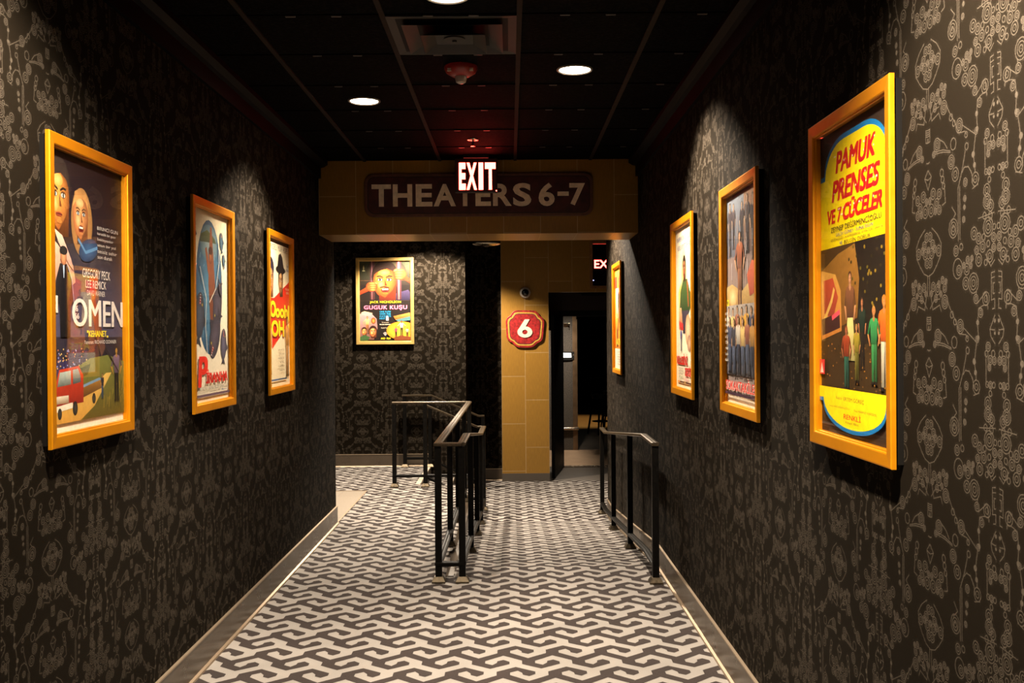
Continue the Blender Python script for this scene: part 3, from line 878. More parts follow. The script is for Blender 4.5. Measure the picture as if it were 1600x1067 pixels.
# ------------------------------------------------------------------ railings
def bar_path(name, pts, parent, w, h, material, closed=False):
    prof = [(-w / 2, 0), (-w / 2, -h * .65), (-w / 2 + .006, -h), (w / 2 - .006, -h), (w / 2, -h * .65), (w / 2, 0), (w / 2 - .010, .004), (.004, .004), (0, .0015), (-.004, .004), (-w / 2 + .010, .004)]
    return MB().sweep(pts, prof).build(name, material, parent)
def post(parent, x, y, zf_, zt, plate=True, s=.022):
    p = MB().box(x - s, x + s, y - s, y + s, zf_ + .02, zt).build('post', M['black_metal'], parent, bevel=.002)
    if plate:
        a, b = .045, .028
        MB().add([(x + i * a, y + j * a, zf_ + .001) for i, j in ((-1, -1), (1, -1), (1, 1), (-1, 1))] + [(x + i * a, y + j * a, zf_ + .012) for i, j in ((-1, -1), (1, -1), (1, 1), (-1, 1))] + [(x + i * b, y + j * b, zf_ + .042) for i, j in ((-1, -1), (1, -1), (1, 1), (-1, 1))],
                 [(3, 2, 1, 0), (0, 1, 5, 4), (1, 2, 6, 5), (2, 3, 7, 6), (3, 0, 4, 7), (4, 5, 9, 8), (5, 6, 10, 9), (6, 7, 11, 10), (7, 4, 8, 11), (8, 9, 10, 11)]).build('base_plate', M['base_metal'], p)
    return p
RH = .935
rz_ = lambda y: 0.0 if y < RY0 else (-DROP if y > RY1 else -DROP * (y - RY0) / (RY1 - RY0))
lower = lambda pts, dz: [(x, y, z - dz) for x, y, z in pts]

# central railing: level guard on the left, handrail down the ramp on the right, stair rail at the far end
t = empty('railing', (-.41, 6.6, 0)); tag(t, 'long black double railing down the middle of the corridor floor', 'railing')
T = lambda pts: [(x + .41, y - 6.6, z) for x, y, z in pts]
guard = [(-.331, 6.6, RH), (-.49, 6.6, RH), (-.455, 10.8, RH), (-1.30, 10.8, RH)]
ramp_top = [(-.331, 6.6, RH), (-.325, 7.25, RH), (-.312, 10.15, RH - DROP), (-.302, 10.95, RH - DROP)]
stair = [(-.302, 10.95, RH - DROP), (-.37, 10.95, RH - DROP), (-.93, 10.95, RH - .045)]
bar_path('top_rail', T(guard), t, .055, .020, M['rail_top'])
bar_path('ramp_handrail', T(ramp_top), t, .055, .020, M['rail_top'])
bar_path('stair_handrail', T(stair), t, .05, .020, M['rail_top'])
LB = RH - .130
bar_path('bottom_rail', T([(-.331, 6.6, .135), (-.49, 6.6, .135), (-.455, 10.8, .135), (-1.30, 10.8, .135)]), t, .05, .026, M['black_metal'])
bar_path('bottom_rail', T([(-.331, 6.6, .135), (-.328, 7.0, .135), (-.312, 10.25, .135 - DROP), (-.302, 10.95, .135 - DROP)]), t, .05, .026, M['black_metal'])
bar_path('bottom_rail', T([(-.302, 10.95, .135 - DROP), (-.42, 10.95, .135 - DROP), (-.95, 10.95, .10)]), t, .04, .026, M['black_metal'])
for y in (6.6, 7.74, 8.75, 9.8, 10.8):
    x = -.49 + .035 * (y - 6.6) / 4.2
    post(t, x + .41, y - 6.6, 0, RH - .018)
for x in (-.94, -1.28): post(t, x + .41, 10.8 - 6.6, 0, RH - .018)
for y in (6.6, 7.85, 9.05, 10.0, 10.93):
    x = -.331 + .028 * (y - 6.6) / 4.3
    post(t, x + .41, y - 6.6, rz_(y), (RH if y < 7.25 else RH - DROP * min(1, (y - 7.25) / 2.9)) - .018)

t = empty('railing', (-.86, 12.44, 0)); tag(t, 'black stair railing close against the far wallpapered wall', 'railing')
T = lambda pts: [(x + .86, y - 12.44, z) for x, y, z in pts]
bar_path('top_rail', T([(-1.37, 12.44, RH - .02), (-1.0, 12.44, RH - .02), (-.40, 12.44, RH - DROP), (-.33, 12.44, RH - DROP)]), t, .05, .020, M['rail_top'])
bar_path('bottom_rail', T([(-1.34, 12.44, .125), (-1.05, 12.44, .125), (-.45, 12.44, .125 - DROP), (-.35, 12.44, .125 - DROP)]), t, .045, .026, M['black_metal'])
post(t, -1.34 + .86, 0, 0, RH - .04); post(t, -1.02 + .86, 0, 0, RH - .04); post(t, -.35 + .86, 0, -DROP, RH - DROP - .02)

t = empty('railing', (.975, 8.6, 0)); tag(t, 'short black ramp railing along the right wall', 'railing')
T = lambda pts: [(x - .975, y - 8.6, z) for x, y, z in pts]
rx = lambda y: .958 + .032 * (y - 6.53) / 4.14
bar_path('top_rail', T([(rx(10.69), 10.69, RH - DROP), (rx(10.2), 10.2, RH - DROP), (rx(7.1), 7.1, RH), (rx(6.50), 6.50, RH)]), t, .05, .020, M['rail_top'])
bar_path('bottom_rail', T([(rx(10.67), 10.67, .125 - DROP), (rx(RY1), RY1, .125 - DROP), (rx(RY0), RY0, .125), (rx(6.53), 6.53, .125)]), t, .045, .026, M['black_metal'])
for y in (6.53, 8.01, 9.40, 10.67):
    post(t, rx(y) - .975, y - 8.6, rz_(y), (RH if y < 7.1 else RH - DROP * min(1, (y - 7.1) / 3.1)) - .018)

# ------------------------------------------------------------------ ceiling fittings
downlight(-.875, 5.985, CZ, LAMP_W, 'lit round downlight left of the air diffuser, nearest the header beam', group='corridor downlights', aim=(-1.25, 5.85, 1.3))
downlight(.361, 5.315, CZ, LAMP_W * 1.35, 'lit round downlight right of the smoke detector', group='corridor downlights', aim=(1.02, 5.15, 1.6))
downlight(-.254, 4.150, CZ, LAMP_W, 'lit round downlight cut by the top edge of the view, nearest the viewer', group='corridor downlights', angle=84)
downlight(-.875, 2.35, CZ, LAMP_W * 1.8, 'lit round downlight over the left wall before the first poster', group='corridor downlights', aim=(-1.5, 2.75, 1.7))
downlight(.361, 1.65, CZ, LAMP_W * 2.9, 'lit round downlight over the right wall before the yellow poster', group='corridor downlights', aim=(1.05, 1.90, 1.95), angle=92)
# beyond the header
downlight(-1.02, 11.85, CZ, LAMP_W * 1.95, 'lit round downlight in front of the far poster', angle=130, blend=.3, group='downlights beyond the header')
downlight(.40, 9.70, CZ, LAMP_W * 1.8, 'lit round downlight over the ramp', angle=118, aim=(.95, 9.45, 1.2), group='downlights beyond the header')
downlight(-1.25, 9.60, CZ, LAMP_W * 1.2, 'lit round downlight over the carpet by the left opening', angle=108, group='downlights beyond the header')
downlight(-2.7, 9.7, CZ, LAMP_W, 'lit round downlight over the tiled side passage', angle=108, group='downlights beyond the header')
downlight(1.0, 15.5, 2.6, 420, 'lit round downlight in front of the lit sign beyond the doorway', angle=130, group='downlights beyond the doorway')
downlight(1.55, 22.3, 2.6, 900, 'amber downlight deep in the dark room beyond the doorway', angle=70, group='downlights beyond the doorway', col=(1, .5, .12))

# supply air diffuser: nested square cones in one ceiling cell
t = empty('air_diffuser', (-.254, 4.703, CZ)); tag(t, 'square air diffuser of nested frames set in the black ceiling', 'air vent')
def sq_ring(name, a0, z0, a1, z1, th=.004):
    m = MB(); v = []
    for a, z in ((a0, z0), (a1, z1), (a1 - th, z1 + .001), (a0 - th, z0 + .002)):
        v += [(-a, -a, z), (a, -a, z), (a, a, z), (-a, a, z)]
    f = []
    for i in range(4):
        j = (i + 1) % 4
        f += [(i, j, j + 4, i + 4), (4 + i, 4 + j, 8 + j, 8 + i), (8 + i, 8 + j, 12 + j, 12 + i), (12 + i, 12 + j, j, i)]
    m.add(v, f); return m.build(name, M['diffuser'], t)
sq_ring('outer_cone', .298, -.007, .240, -.0015)
sq_ring('middle_cone', .230, -.024, .168, -.004)
sq_ring('inner_cone', .150, -.046, .085, -.014)
MB().box(-.088, .088, -.088, .088, -.018, -.014).build('centre_plate', M['diffuser'], t)
MB().lathe([(.052, -.020), (.052, -.024), (.012, -.026), (.010, -.034), (0, -.035)], n=24).build('hub', M['diffuser'], t, smooth=True)
MB().box(-.297, .297, -.297, .297, -.003, -.001).build('back_plate', M['black_trim'], t)

t = empty('smoke_detector', (-.251, 5.25, CZ)); tag(t, 'red strobe detector with clear lens on the ceiling', 'smoke detector')
MB().lathe([(.088, 0), (.088, -.016), (.078, -.034), (.048, -.052), (0, -.056)], n=32).build('body', M['detector_red'], t, smooth=True)
MB().lathe([(.030, -.050), (.032, -.066), (.026, -.084), (.012, -.092), (0, -.093)], n=20).build('strobe_lens', M['clear'], t, smooth=True)
for a in (-1, 1):
    m = MB()
    for k in range(3): m.box(a * .058 - .010, a * .058 + .010, -.066, -.062 + .002 * k, -.028 - .006 * k, -.025 - .006 * k)
    m.build('lettering_mark', M['white_plastic'], t)

t = empty('sprinkler', (-.259, 7.19, CZ)); tag(t, 'small sprinkler head on the ceiling just before the exit sign', 'sprinkler')
MB().lathe([(.042, 0), (.040, -.006), (.020, -.010), (0, -.010)], n=24).build('escutcheon', M['chrome'], t, smooth=True)
MB().lathe([(.008, -.010), (.008, -.030), (.005, -.046), (.018, -.048), (.018, -.051), (0, -.051)], n=16).build('deflector', M['chrome'], t, smooth=True)

t = empty('ceiling_fitting', (-.232, 10.0, 2.585)); tag(t, 'shallow round silver fitting hanging just beyond the header beam', 'ceiling fitting')
MB().lathe([(0, .05), (.03, .05), (.06, .035), (.125, .020), (.142, .012), (.143, .004), (.12, -.006), (.07, -.014), (.03, -.017), (0, -.017)], n=40).build('dish', M['chrome'], t, smooth=True)
MB().lathe([(.022, -.015), (.018, -.024), (0, -.026)], n=20).build('centre_cap', M['cable'], t, smooth=True)
MB().lathe([(.012, .045), (.012, CZ - 2.585)], n=14).build('stem', M['black_metal'], t, smooth=True)

t = empty('exit_sign', (-.2585, 7.80, CZ)); tag(t, 'lit red exit sign hanging from the ceiling in front of the header sign', 'exit sign')
MB().box(-.10, .10, -.03, .05, -.030, 0).build('canopy', M['exit_box'], t, bevel=.004)
MB().box(-.168, .168, 0, .045, -.298, -.028).build('housing', M['exit_box'], t, bevel=.006)
m = MB()
solid_text(m, 'E', -.136, -.083, -.277, -.062, .001, -.0035, .045)
solid_text(m, 'X', -.076, .006, -.277, -.062, .001, -.0035, .045)
solid_text(m, 'I', .020, .056, -.277, -.062, .001, -.0035, .03)
solid_text(m, 'T', .070, .155, -.277, -.062, .001, -.0035, .045)
o = m.build('lettering', M['exit_red'], t)
MB().lathe([(.005, 0), (.004, .004), (0, .005)], (.160, -.0, -.285), 10, 'y').build('indicator_light', M['exit_red'], t)

# ------------------------------------------------------------------ signs
def rrect(x0, x1, z0, z1, r, n=8):
    p = []
    for cx, cz, a0 in ((x1 - r, z1 - r, 0), (x0 + r, z1 - r, 90), (x0 + r, z0 + r, 180), (x1 - r, z0 + r, 270)):
        for k in range(n + 1):
            a = R(a0 + 90 * k / n); p.append((cx + r * math.cos(a), cz + r * math.sin(a)))
    return p
t = empty('header_sign', (-.2455, HY0, 2.803)); tag(t, 'wide dark red sign reading theaters 6-7 on the tiled header', 'sign')
MB().prism(rrect(-.93, .93, -.175, .175, .075), -.024, 0).build('plate', M['sign_border'], t, bevel=.004)
MB().prism(rrect(-.905, .905, -.152, .152, .06), -.027, -.02).build('groove', M['shield_dark'], t)
MB().prism(rrect(-.897, .897, -.144, .144, .054), -.029, -.02).build('panel', M['sign_dark'], t)
words = [('T', -.872, -.706), ('H', -.690, -.524), ('E', -.494, -.352), ('A', -.340, -.150), ('T', -.148, .006), ('E', .018, .150), ('R', .168, .328), ('S', .340, .497), ('6', .560, .697), ('-', .722, .818), ('7', .824, .958)]
m = MB()
for ch, a, b in words:
    k = .93 * 2 / (1.0 + .955)
    z0, z1 = (-.092, .088) if ch != '-' else (-.014, .020)
    if ch in 'S6': z0 -= .004; z1 += .004
    solid_text(m, ch, -.87 + (a + .872) * .948, -.87 + (b + .872) * .948, z0, z1, -.028, -.037, .03)
m.build('lettering', M['sign_letter'], t)

# shield sign with the number
t = empty('number_sign', (.200, YC, 1.745)); t.rotation_euler = (0, R(1.2), 0)
tag(t, 'red shield shaped sign with cream number 6 on the tan column', 'sign')
half = [(0, 345), (165, 345)] + [(165 + 95 * math.sin(R(a)) , 245 + 100 * math.cos(R(a)) ) for a in range(15, 91, 15)]
half = [(0, 345), (160, 343), (205, 330), (240, 300), (262, 262), (275, 242), (300, 228), (330, 205), (350, 172), (358, 135), (350, 20), (342, -90), (334, -165), (318, -205), (288, -234), (250, -250), (228, -262), (195, -298), (160, -328), (115, -342), (0, -345)]
K = .000718
def shield(s): return [(x * K * s, z * K * s) for x, z in half] + [(-x * K * s, z * K * s) for x, z in half[::-1][1:-1]]
MB().prism(shield(1.0), -.030, 0).build('plate', M['shield_red'], t, bevel=.003)
MB().prism(shield(.905), -.034, -.02).build('border', M['shield_gold'], t, bevel=.002)
MB().prism(shield(.825), -.0345, -.02).build('groove', M['shield_dark'], t)
MB().prism(shield(.79), -.036, -.02).build('panel', M['shield_red'], t)
# numeral drawn as a slanted stem running into a ring
def six(k):
    def arc(cx, cz, rx, rz, a0, a1, n=14): return [(cx + rx * math.cos(R(a0 + (a1 - a0) * i / n)), cz + rz * math.sin(R(a0 + (a1 - a0) * i / n))) for i in range(n + 1)]
    outer = [(-5, 172), (85, 172), (10, 40)] + arc(0, -62, 138, 104, 82, -90, 16) + arc(0, -62, 138, 104, -90, -216, 14)
    inner = arc(0, -64, 50, 44, 0, 360, 24)[:-1]
    return [(x * k, z * k) for x, z in outer], [(x * k, z * k) for x, z in inner]
out, inn = six(K)
bm = bmesh.new()
vo = [bm.verts.new((x, -.046, z)) for x, z in out]; vi = [bm.verts.new((x, -.046, z)) for x, z in inn]
ed = [bm.edges.new((vo[i], vo[(i + 1) % len(vo)])) for i in range(len(vo))] + [bm.edges.new((vi[i], vi[(i + 1) % len(vi)])) for i in range(len(vi))]
bmesh.ops.triangle_fill(bm, edges=ed, use_beauty=True)
ext = bmesh.ops.extrude_face_region(bm, geom=bm.faces[:])
for v in [g for g in ext['geom'] if isinstance(g, bmesh.types.BMVert)]: v.co.y = -.035
bmesh.ops.recalc_face_normals(bm, faces=bm.faces)
me = bpy.data.meshes.new('numeral'); bm.to_mesh(me); bm.free(); me.materials.append(M['cream'])
o = bpy.data.objects.new('numeral', me); COL.objects.link(o); o.parent = t; o.location = (0, 0, .005)

t = empty('security_camera', (.207, YC, 2.227)); tag(t, 'small white dome camera above the shield sign on the tan column', 'camera')
MB().lathe([(.072, 0), (.072, .030), (.066, .044), (.050, .052), (.048, .046)], n=36, axis='y').build('housing', M['white_plastic'], t, smooth=True)
MB().lathe([(.050, .044), (.048, .060), (.038, .078), (.020, .090), (0, .094)], n=32, axis='y').build('dome', M['dark_glass'], t, smooth=True)

# ------------------------------------------------------------------ framed posters
def framed(label, loc, rz, W, H, art, gold, group='framed film posters'):
    t = empty('framed_poster', loc, rz); tag(t, label, 'poster', group)
    hw, hh = W / 2, H
    def ring(prof, name, material, bevel=0):
        m = MB(); k = len(prof); v = []
        for cx, cz in ((-1, 0), (1, 0), (1, 1), (-1, 1)):
            for s, d_ in prof:
                v.append((cx * (hw - s), -d_, s if cz == 0 else hh - s))
        f = [(i * k + j, i * k + (j + 1) % k, ((i + 1) % 4) * k + (j + 1) % k, ((i + 1) % 4) * k + j) for i in range(4) for j in range(k)]
        m.add(v, f); return m.build(name, material, t)
    ring([(0, .0245), (0, .037), (.002, .0395), (.005, .040), (.036, .0375), (.039, .036), (.0405, .033), (.0405, .028), (.044, .028), (.0455, .026), (.0455, .011), (.040, .011), (.040, .0245)], 'frame', gold)
    ring([(.011, 0), (.011, .025), (.0395, .025), (.0395, 0)], 'backing_box', M['black_box'])
    s = .042
    MB().box(-hw + s, hw - s, -.010, -.002, s, hh - s).build('backboard', M['black_box'], t)
    a = Art(W - 2 * s, H - 2 * s); art(a); a.build(t, (0, -.0104, s))
    MB().box(-hw + .043, hw - .043, -.0255, -.0230, .043, hh - .043).build('glazing', M['pane'], t)
    return t

CREAM = (236, 222, 196)
def art_city(a):
    """dark blue night sheet: two heads, a boy in black, title, red truck on a dirt road"""
    a.rect(0, 1, 0, 1, (236, 226, 208))
    a.rect(.0, 1, 0, .965, (24, 12, 12), (50, 46, 62)); a.rect(.0, 1, .30, .66, (34, 26, 30), (74, 72, 100))
    # heads
    a.poly([(0, .30), (.10, .33), (.30, .40), (.33, .46), (.2, .50), (0, .50)], (222, 186, 160), (190, 130, 110))
    a.face(.13, .17, .115, (226, 158, 74), (150, 82, 34), (40, 32, 28), .15)
    a.face(.40, .215, .088, (228, 164, 104), (160, 92, 52), (150, 108, 62), .1, 'open', 'long', (70, 110, 150))
    a.ell(.50, .335, .085, .042, (40, 90, 140), (20, 44, 80), rot=-12); a.stroke([(.36, .30), (.46, .345), (.62, .32)], .012, (80, 130, 175))
    a.poly([(.06, .28), (.16, .30), (.27, .38), (.30, .42), (.24, .40), (.12, .33)], (236, 200, 178), (190, 140, 128))
    # boy in a dark coat
    a.poly([(.08, .46), (.13, .40), (.22, .40), (.28, .46), (.30, .54), (.26, .545), (.25, .66), (.13, .66), (.12, .545), (.07, .54)], (22, 22, 30), (14, 14, 18))
    a.stroke([(.30, .535), (.275, .455), (.22, .402)], .004, (120, 150, 185)); a.ell(.175, .375, .024, .030, (222, 160, 110), (150, 90, 60)); a.ell(.175, .353, .030, .016, (16, 16, 20)); a.poly([(.165, .405), (.185, .405), (.18, .45), (.17, .45)], (170, 190, 215))
    a.rect(0, .10, .515, .575, (214, 210, 200)); a.ell(.05, .545, .016, .018, (110, 120, 130), (60, 70, 80))
    # small print upper right
    for i, wdt in enumerate((.34, .30, .26, .30, .32, .24)): a.text(['BIRINCI GUN', 'karanlik bir gece', 'bekleyenler', 'uzun bir yol', 'sessiz sehir', 'son durak'][i], .62, .62 + wdt * .9, .235 + i * .022, .249 + i * .022, (196, 188, 182), .0)
    # red ribbon of smoke, title
    a.poly([(.50, .43), (.62, .43), (.58, .52), (.66, .62), (.72, .70), (.66, .74), (.58, .64), (.52, .54)], (140, 40, 30), (96, 70, 60))
    a.text('GREGORY PECK', .41, .80, .405, .438, (226, 218, 210), .0); a.text('LEE REMICK', .45, .74, .446, .476, (226, 218, 210), .0); a.text('DAVID WARNER', .47, .72, .484, .504, (200, 192, 188), .0)
    a.text('OMEN', .27, .99, .515, .625, (232, 222, 214), .025)
    a.text('6', .315, .345, .545, .567, (232, 222, 214), .03); a.text('66', .30, .36, .572, .594, (232, 222, 214), .03)
    a.text('"KEHANET„', .46, .76, .634, .664, (250, 226, 40), .03); a.text('Yoneten: RICHARD DONNER', .42, .88, .672, .686, (220, 212, 206), .0)
    # city
    rnd = random.Random(4)
    for i in range(11):
        x = .0 + i * .042; h = rnd.uniform(.05, .13)
        a.rect(x, x + .038, .80 - h, .82, (52, 46, 84), (74, 58, 92), keep=i > 0)
    for i in range(70):
        x, y = rnd.uniform(0, .45), rnd.uniform(.70, .80)
        a.rect(x, x + .011, y, y + .005, rnd.choice([(226, 190, 110), (200, 120, 90), (150, 160, 220)]), keep=i > 0)
    a.text('RENKLI TURKCE', .50, .72, .745, .757, (240, 120, 40), .01)
    # land
    a.poly([(0, .80), (.2, .79), (.5, .74), (.75, .73), (1, .76), (1, .965), (0, .965)], (120, 124, 60), (96, 80, 24))
    a.poly([(.0, .80), (.25, .785), (.5, .76), (.46, .80), (.2, .83), (0, .84)], (60, 72, 38))
    a.poly([(.72, .80), (.80, .80), (.55, .92), (.36, .965), (0, .965), (0, .92), (.4, .88)], (226, 186, 96), (206, 150, 62))
    for i in range(90):
        x = rnd.uniform(.42, 1); y = rnd.uniform(.85, .955)
        if y < 1.22 - .42 * x: continue
        a.stroke([(x, y), (x + rnd.uniform(-.01, .02), y - rnd.uniform(.015, .05))], .003, rnd.choice([(60, 56, 18), (170, 140, 50), (40, 44, 16)]), keep=i > 0)
    # truck
    a.poly([(.38, .845), (.66, .822), (.66, .855), (.38, .885)], (170, 120, 50), (80, 50, 24)); a.poly([(.38, .838), (.62, .815), (.66, .822), (.38, .848)], (120, 150, 180))
    a.poly([(.05, .83), (.10, .775), (.34, .765), (.40, .80), (.40, .90), (.03, .905), (.03, .86)], (206, 66, 36), (140, 34, 20))
    a.poly([(.105, .785), (.24, .78), (.24, .83), (.075, .835)], (190, 200, 190), (90, 96, 90)); a.poly([(.265, .778), (.33, .775), (.365, .805), (.365, .825), (.265, .83)], (160, 170, 165), (70, 76, 74))
    a.rect(.055, .21, .868, .895, (226, 214, 190), (150, 120, 90)); a.poly([(.02, .905), (.26, .895), (.26, .915), (.02, .926)], (236, 224, 200))
    for x, y, r_ in ((.29, .918, .026), (.10, .93, .02), (.54, .892, .02)): a.ell(x, y, r_ * .8, r_, (70, 66, 60), (14, 12, 12))
    a.person(.66, .80, .10, (36, 40, 52), (44, 84, 130), (214, 150, 100), (60, 30, 16), .2)
    a.person(.87, .70, .215, (120, 96, 120), (26, 24, 26), (214, 160, 70), (30, 26, 24), .6, 1.15); a.stroke([(.70, .70), (.90, .80)], .006, (40, 30, 24))

def art_fish(a):
    """pale sheet: oval of blue water with a swimmer and dark fish, red title"""
    a.rect(0, 1, 0, 1, (238, 226, 200)); a.rect(0, 1, 0, .3, (226, 208, 172), (238, 226, 200))
    a.ell(.47, .40, .225, .355, (88, 140, 170), (44, 84, 116)); a.ell(.47, .17, .15, .10, (150, 170, 168), (84, 120, 136))
    a.poly([(.25, .13), (.42, .10), (.62, .135), (.66, .16), (.40, .165), (.22, .17)], (96, 104, 50), (60, 74, 50))
    rnd = random.Random(9)
    for i in range(60):
        x, y = rnd.uniform(.18, .78), rnd.uniform(.2, .7)
        if ((x - .47) / .33) ** 2 + ((y - .4) / .34) ** 2 < 1: a.stroke([(x, y), (x + rnd.uniform(-.03, .03), y + rnd.uniform(.01, .04))], .004, rnd.choice([(150, 190, 206), (30, 60, 90), (110, 150, 170)]), keep=i > 0)
    # swimmer stretched upwards
    a.poly([(.50, .08), (.54, .08), (.58, .24), (.62, .38), (.60, .52), (.56, .66), (.50, .66), (.47, .52), (.44, .38), (.46, .24)], (150, 84, 48), (110, 60, 40))
    a.poly([(.36, .20), (.40, .19), (.48, .30), (.47, .36), (.42, .31)], (150, 84, 48)); a.ell(.50, .235, .030, .040, (186, 112, 66), (100, 54, 34)); a.ell(.505, .205, .034, .022, (80, 40, 22))
    def fish(u, t, s, rot, c=(58, 52, 62)):
        a.ell(u, t, s, s * .62, tuple(x * 1.5 for x in c), c, rot=rot); cr, sr = math.cos(R(rot)), math.sin(R(rot))
        q = lambda x, y: (u + (x * cr - y * sr) * s * a.asp, t + (x * sr + y * cr) * s)
        a.poly([q(.8, 0), q(1.35, -.42), q(1.2, 0), q(1.35, .42)], c); a.poly([q(-.2, -.55), (q(.2, -.95)), q(.5, -.45)], c)
        a.poly([q(-1, .0), q(-.45, -.10), q(-.5, .0), q(-.45, .16)], (150, 40, 36)); 
        for k in range(4): a.poly([q(-.92 + k * .12, -.02), q(-.86 + k * .12, -.02), q(-.89 + k * .12, .10)], (230, 226, 214))
        a.ell(*q(-.5, -.26), s * .09, s * .09, (220, 200, 90), (40, 20, 20))
    fish(.68, .50, .12, -70); fish(.60, .66, .13, -55); fish(.20, .55, .12, 100, (50, 54, 66)); fish(.84, .70, .085, 95, (70, 66, 80)); fish(.80, .14, .05, 80, (52, 76, 90)); fish(.86, .24, .035, 80, (60, 80, 92)); fish(.06, .13, .05, 90, (70, 60, 84)); fish(.74, .40, .035, 60)
    a.stroke([(.20, .30), (.36, .46), (.33, .60), (.38, .76)], .008, (236, 226, 204), .005); a.stroke([(.70, .14), (.72, .26), (.62, .40), (.44, .48)], .007, (236, 226, 204))
    a.text('P', .13, .36, .755, .925, (226, 44, 26), .05, shear=.16); a.text('İRANHA', .33, .93, .828, .905, (226, 44, 26), .045, shear=.03, c2=(206, 30, 18))
    a.text('BRADFORD DILLMAN · HEATHER MENZIES · KEVIN McCARTHY', .04, .97, .918, .936, (90, 80, 80), .0); a.text('yonetmen  JOE DANTE', .42, .70, .942, .952, (130, 110, 90)); a.text('film turkce', .76, .94, .940, .952, (90, 130, 180), .01)
    a.rect(0, 1, .957, .970, (112, 88, 100))

def art_red(a):
    """cream sheet, red diagonal field and fat yellow letters between two men in hats"""
    a.rect(0, 1, 0, 1, (240, 224, 188)); a.rect(0, 1, 0, .028, (40, 36, 36))
    a.text('RYDELL · MUIR · HOPE', .18, .92, .035, .075, (44, 40, 44), .01)
    a.poly([(0, .40), (.30, .40), (1, .27), (1, .56), (.20, .745), (.18, .60), (0, .62)], (222, 46, 28), (206, 38, 24))
    a.ell(.13, .20, .115, .075, (44, 40, 70), (28, 26, 48)); a.face(.16, .28, .10, (236, 176, 110), (176, 104, 56), (36, 32, 50), .25)
    a.ell(.60, .20, .14, .028, (28, 26, 28)); a.poly([(.44, .20), (.52, .10), (.60, .085), (.68, .11), (.76, .20)], (34, 30, 34), (20, 18, 20)); a.face(.60, .285, .085, (206, 150, 92), (120, 74, 44), (22, 20, 22), -.2)
    a.text('Tahir', .86, .97, .15, .17, (60, 90, 150), .01); a.text('Aslan', .84, .97, .18, .20, (60, 90, 150), .01); a.text('YERLI FILM', .80, .98, .32, .335, (240, 200, 150), .0); a.text('RENKLI', .84, .98, .345, .36, (240, 200, 150), .0)
    for wd, u0, u1, t0, t1 in (('O', .10, .36, .415, .535), ('ooh', .34, .90, .435, .535), ('OH', .15, .72, .545, .665)):
        a.text(wd, u0 + .012, u1 + .012, t0 + .004, t1 + .005, (120, 30, 14), .07); a.text(wd, u0, u1, t0, t1, (250, 226, 30), .065, c2=(244, 206, 20))
    a.text('!', .90, .97, .43, .62, (250, 226, 30), .05)
    a.person(.09, .55, .36, (226, 168, 116), (206, 150, 100), (226, 168, 116), (50, 36, 26), .2); a.person(.86, .52, .42, (206, 140, 70), (214, 160, 108), (226, 170, 118), (40, 28, 22), .25)
    for i, s_ in enumerate(('SENARYO', 'GORUNTU YONETMENI', 'MUZIK SES', 'YIL', 'YAPIM', 'DAGITIM')): a.text(s_, .42 + (.06 if i % 2 else 0), .70, .745 + i * .028, .757 + i * .028, (96, 80, 66), .0)
    a.rect(.0, .82, .945, .956, (70, 110, 160), (50, 90, 140)); a.rect(.42, .82, .945, .956, (10, 70, 110))

